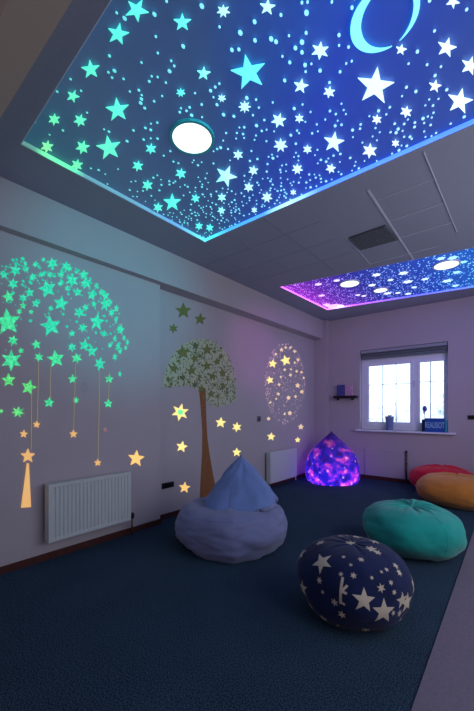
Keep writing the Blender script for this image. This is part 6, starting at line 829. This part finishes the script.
obj('backrest', bm, fabric('slate_blue_back_cotton', (108, 134, 192), vary=.05), bb, smooth=True)
bm = bmesh.new(); tube(bm, seam, .003, 6); obj('seam', bm, BLUE, bb, smooth=True)
bm = bmesh.new(); tube(bm, [BC+vr*.08+vf*.02+Vector((0, 0, .725)), BC+vr*.083+vf*.02+Vector((0, 0, .742)), BC+vr*.09+vf*.02+Vector((0, 0, .75))], [.012, .009, .003], 8); obj('tip', bm, BLUE, bb, smooth=True)
# gathered hem of the cushion, fuller where it folds over the right side of the seat
bm = bmesh.new(); rr = [.010+.010*max(0, math.cos(2*PI*i/96+.6))+.003*math.sin(i*.9) for i in range(97)]
tube(bm, hem+[hem[0]], rr, 10, cap=False); obj('hem', bm, BLUE, bb, smooth=True)
bm = bmesh.new()
P = []
for j in range(97):
    a = 2*PI*j/96; d = Vector((math.cos(a), math.sin(a), .42)).normalized(); h_ = bvh.ray_cast(BC+Vector((0, 0, .12))+d*1.2, -d)[0]
    if h_: P.append(h_)
tube(bm, P, .0028, 6, cap=False); obj('piping', bm, BLUE, bb, smooth=True)

# galaxy beanbag, inner light put into the cloth's emission, fading towards the top
GC = Vector((-2.345, 5.20, 0))
gb = empty('galaxy_beanbag', GC, 'glowing purple and blue galaxy-patterned teardrop beanbag in the far corner', 'beanbag')
GM = mat('glowing_galaxy_cloth', (60, 30, 110), .7, emit=(120, 40, 220), es=1)
nt = GM.node_tree; b = nt.nodes['Principled BSDF']; tc = nt.nodes.new('ShaderNodeTexCoord')
mp = nt.nodes.new('ShaderNodeMapping'); nt.links.new(tc.outputs['Object'], mp.inputs[0])
n1 = nt.nodes.new('ShaderNodeTexNoise'); n1.inputs['Scale'].default_value = 8.5; n1.inputs['Detail'].default_value = 5; n1.inputs['Distortion'].default_value = .35
r1 = nt.nodes.new('ShaderNodeValToRGB'); e = r1.color_ramp.elements
for _ in range(3): e.new(.5)
for k, (p, c) in enumerate(((.32, (50, 10, 110)), (.44, (24, 24, 200)), (.53, (90, 36, 226)), (.61, (200, 50, 215)), (.70, (255, 130, 225)))): e[k].position = p; e[k].color = (*lin(c), 1)
v1 = nt.nodes.new('ShaderNodeTexVoronoi'); v1.inputs['Scale'].default_value = 9
r2_ = nt.nodes.new('ShaderNodeValToRGB'); r2_.color_ramp.elements[0].position = .05; r2_.color_ramp.elements[0].color = (1, .55, .85, 1); r2_.color_ramp.elements[1].position = .20; r2_.color_ramp.elements[1].color = (0, 0, 0, 1)
ad = nt.nodes.new('ShaderNodeMix'); ad.data_type = 'RGBA'; ad.blend_type = 'ADD'; ad.inputs[0].default_value = .6
for n_ in (n1, v1): nt.links.new(mp.outputs[0], n_.inputs['Vector'])
nt.links.new(n1.outputs['Fac'], r1.inputs[0]); nt.links.new(v1.outputs['Distance'], r2_.inputs[0])
nt.links.new(r1.outputs[0], ad.inputs[6]); nt.links.new(r2_.outputs[0], ad.inputs[7]); nt.links.new(ad.outputs[2], b.inputs['Emission Color'])
sx_ = nt.nodes.new('ShaderNodeSeparateXYZ'); nt.links.new(tc.outputs['Object'], sx_.inputs[0])
mr = nt.nodes.new('ShaderNodeMapRange'); mr.inputs['From Min'].default_value = .05; mr.inputs['From Max'].default_value = .72; mr.inputs['To Min'].default_value = 1.35; mr.inputs['To Max'].default_value = .12
nt.links.new(sx_.outputs['Z'], mr.inputs['Value']); nt.links.new(mr.outputs[0], b.inputs['Emission Strength'])
bm = bmesh.new(); rows = []; nu = 96
prof = [(.0, .002), (.36, .0), (.405, .03), (.425, .09), (.430, .17), (.425, .26), (.40, .36), (.35, .45), (.275, .54), (.195, .62), (.12, .69), (.055, .745), (.022, .772), (.006, .785)]
def interp(t):
    x = t*(len(prof)-1); i = min(int(x), len(prof)-2); f_ = x-i; p0 = prof[max(i-1, 0)]; p1 = prof[i]; p2 = prof[i+1]; p3 = prof[min(i+2, len(prof)-1)]
    return tuple(.5*((2*p1[k])+(-p0[k]+p2[k])*f_+(2*p0[k]-5*p1[k]+4*p2[k]-p3[k])*f_**2+(-p0[k]+3*p1[k]-3*p2[k]+p3[k])*f_**3) for k in (0, 1))
for j in range(1, 61):
    r, z = interp(j/60); z = max(z, 0); row = []
    for i in range(nu):
        a = 2*PI*i/nu; s = min(1, z/.7)
        k = 1+(.035*math.cos(4*a)*(1-s)+.05*math.cos(4*a)*s)+.03*noise.noise(Vector((math.cos(a)*2, math.sin(a)*2, z*5)))
        row.append(bm.verts.new((GC.x+r*k*math.cos(a)*.97, GC.y+r*k*math.sin(a)*.97, z)))
    rows.append(row)
for A, B in zip(rows, rows[1:]):
    for k in range(nu): bm.faces.new((A[k], A[(k+1) % nu], B[(k+1) % nu], B[k]))
bm.faces.new(rows[0][::-1]); bm.faces.new(rows[-1])
seams = [[rows[j][int(nu*q)].co*1.0 for j in range(6, 60)] for q in (0, .25, .5, .75)]
obj('cover', bm, GM, gb, smooth=True)
for sm in seams:
    bm = bmesh.new(); tube(bm, sm, .003, 6); obj('seam', bm, mat('dark_purple_piping', (50, 20, 80), .7), gb, smooth=True)
bm = bmesh.new(); tube(bm, [GC+Vector((0, 0, .78)), GC+Vector((0, 0, .80))], [.012, .006], 8); obj('tip', bm, bpy.data.materials['dark_purple_piping'], gb)
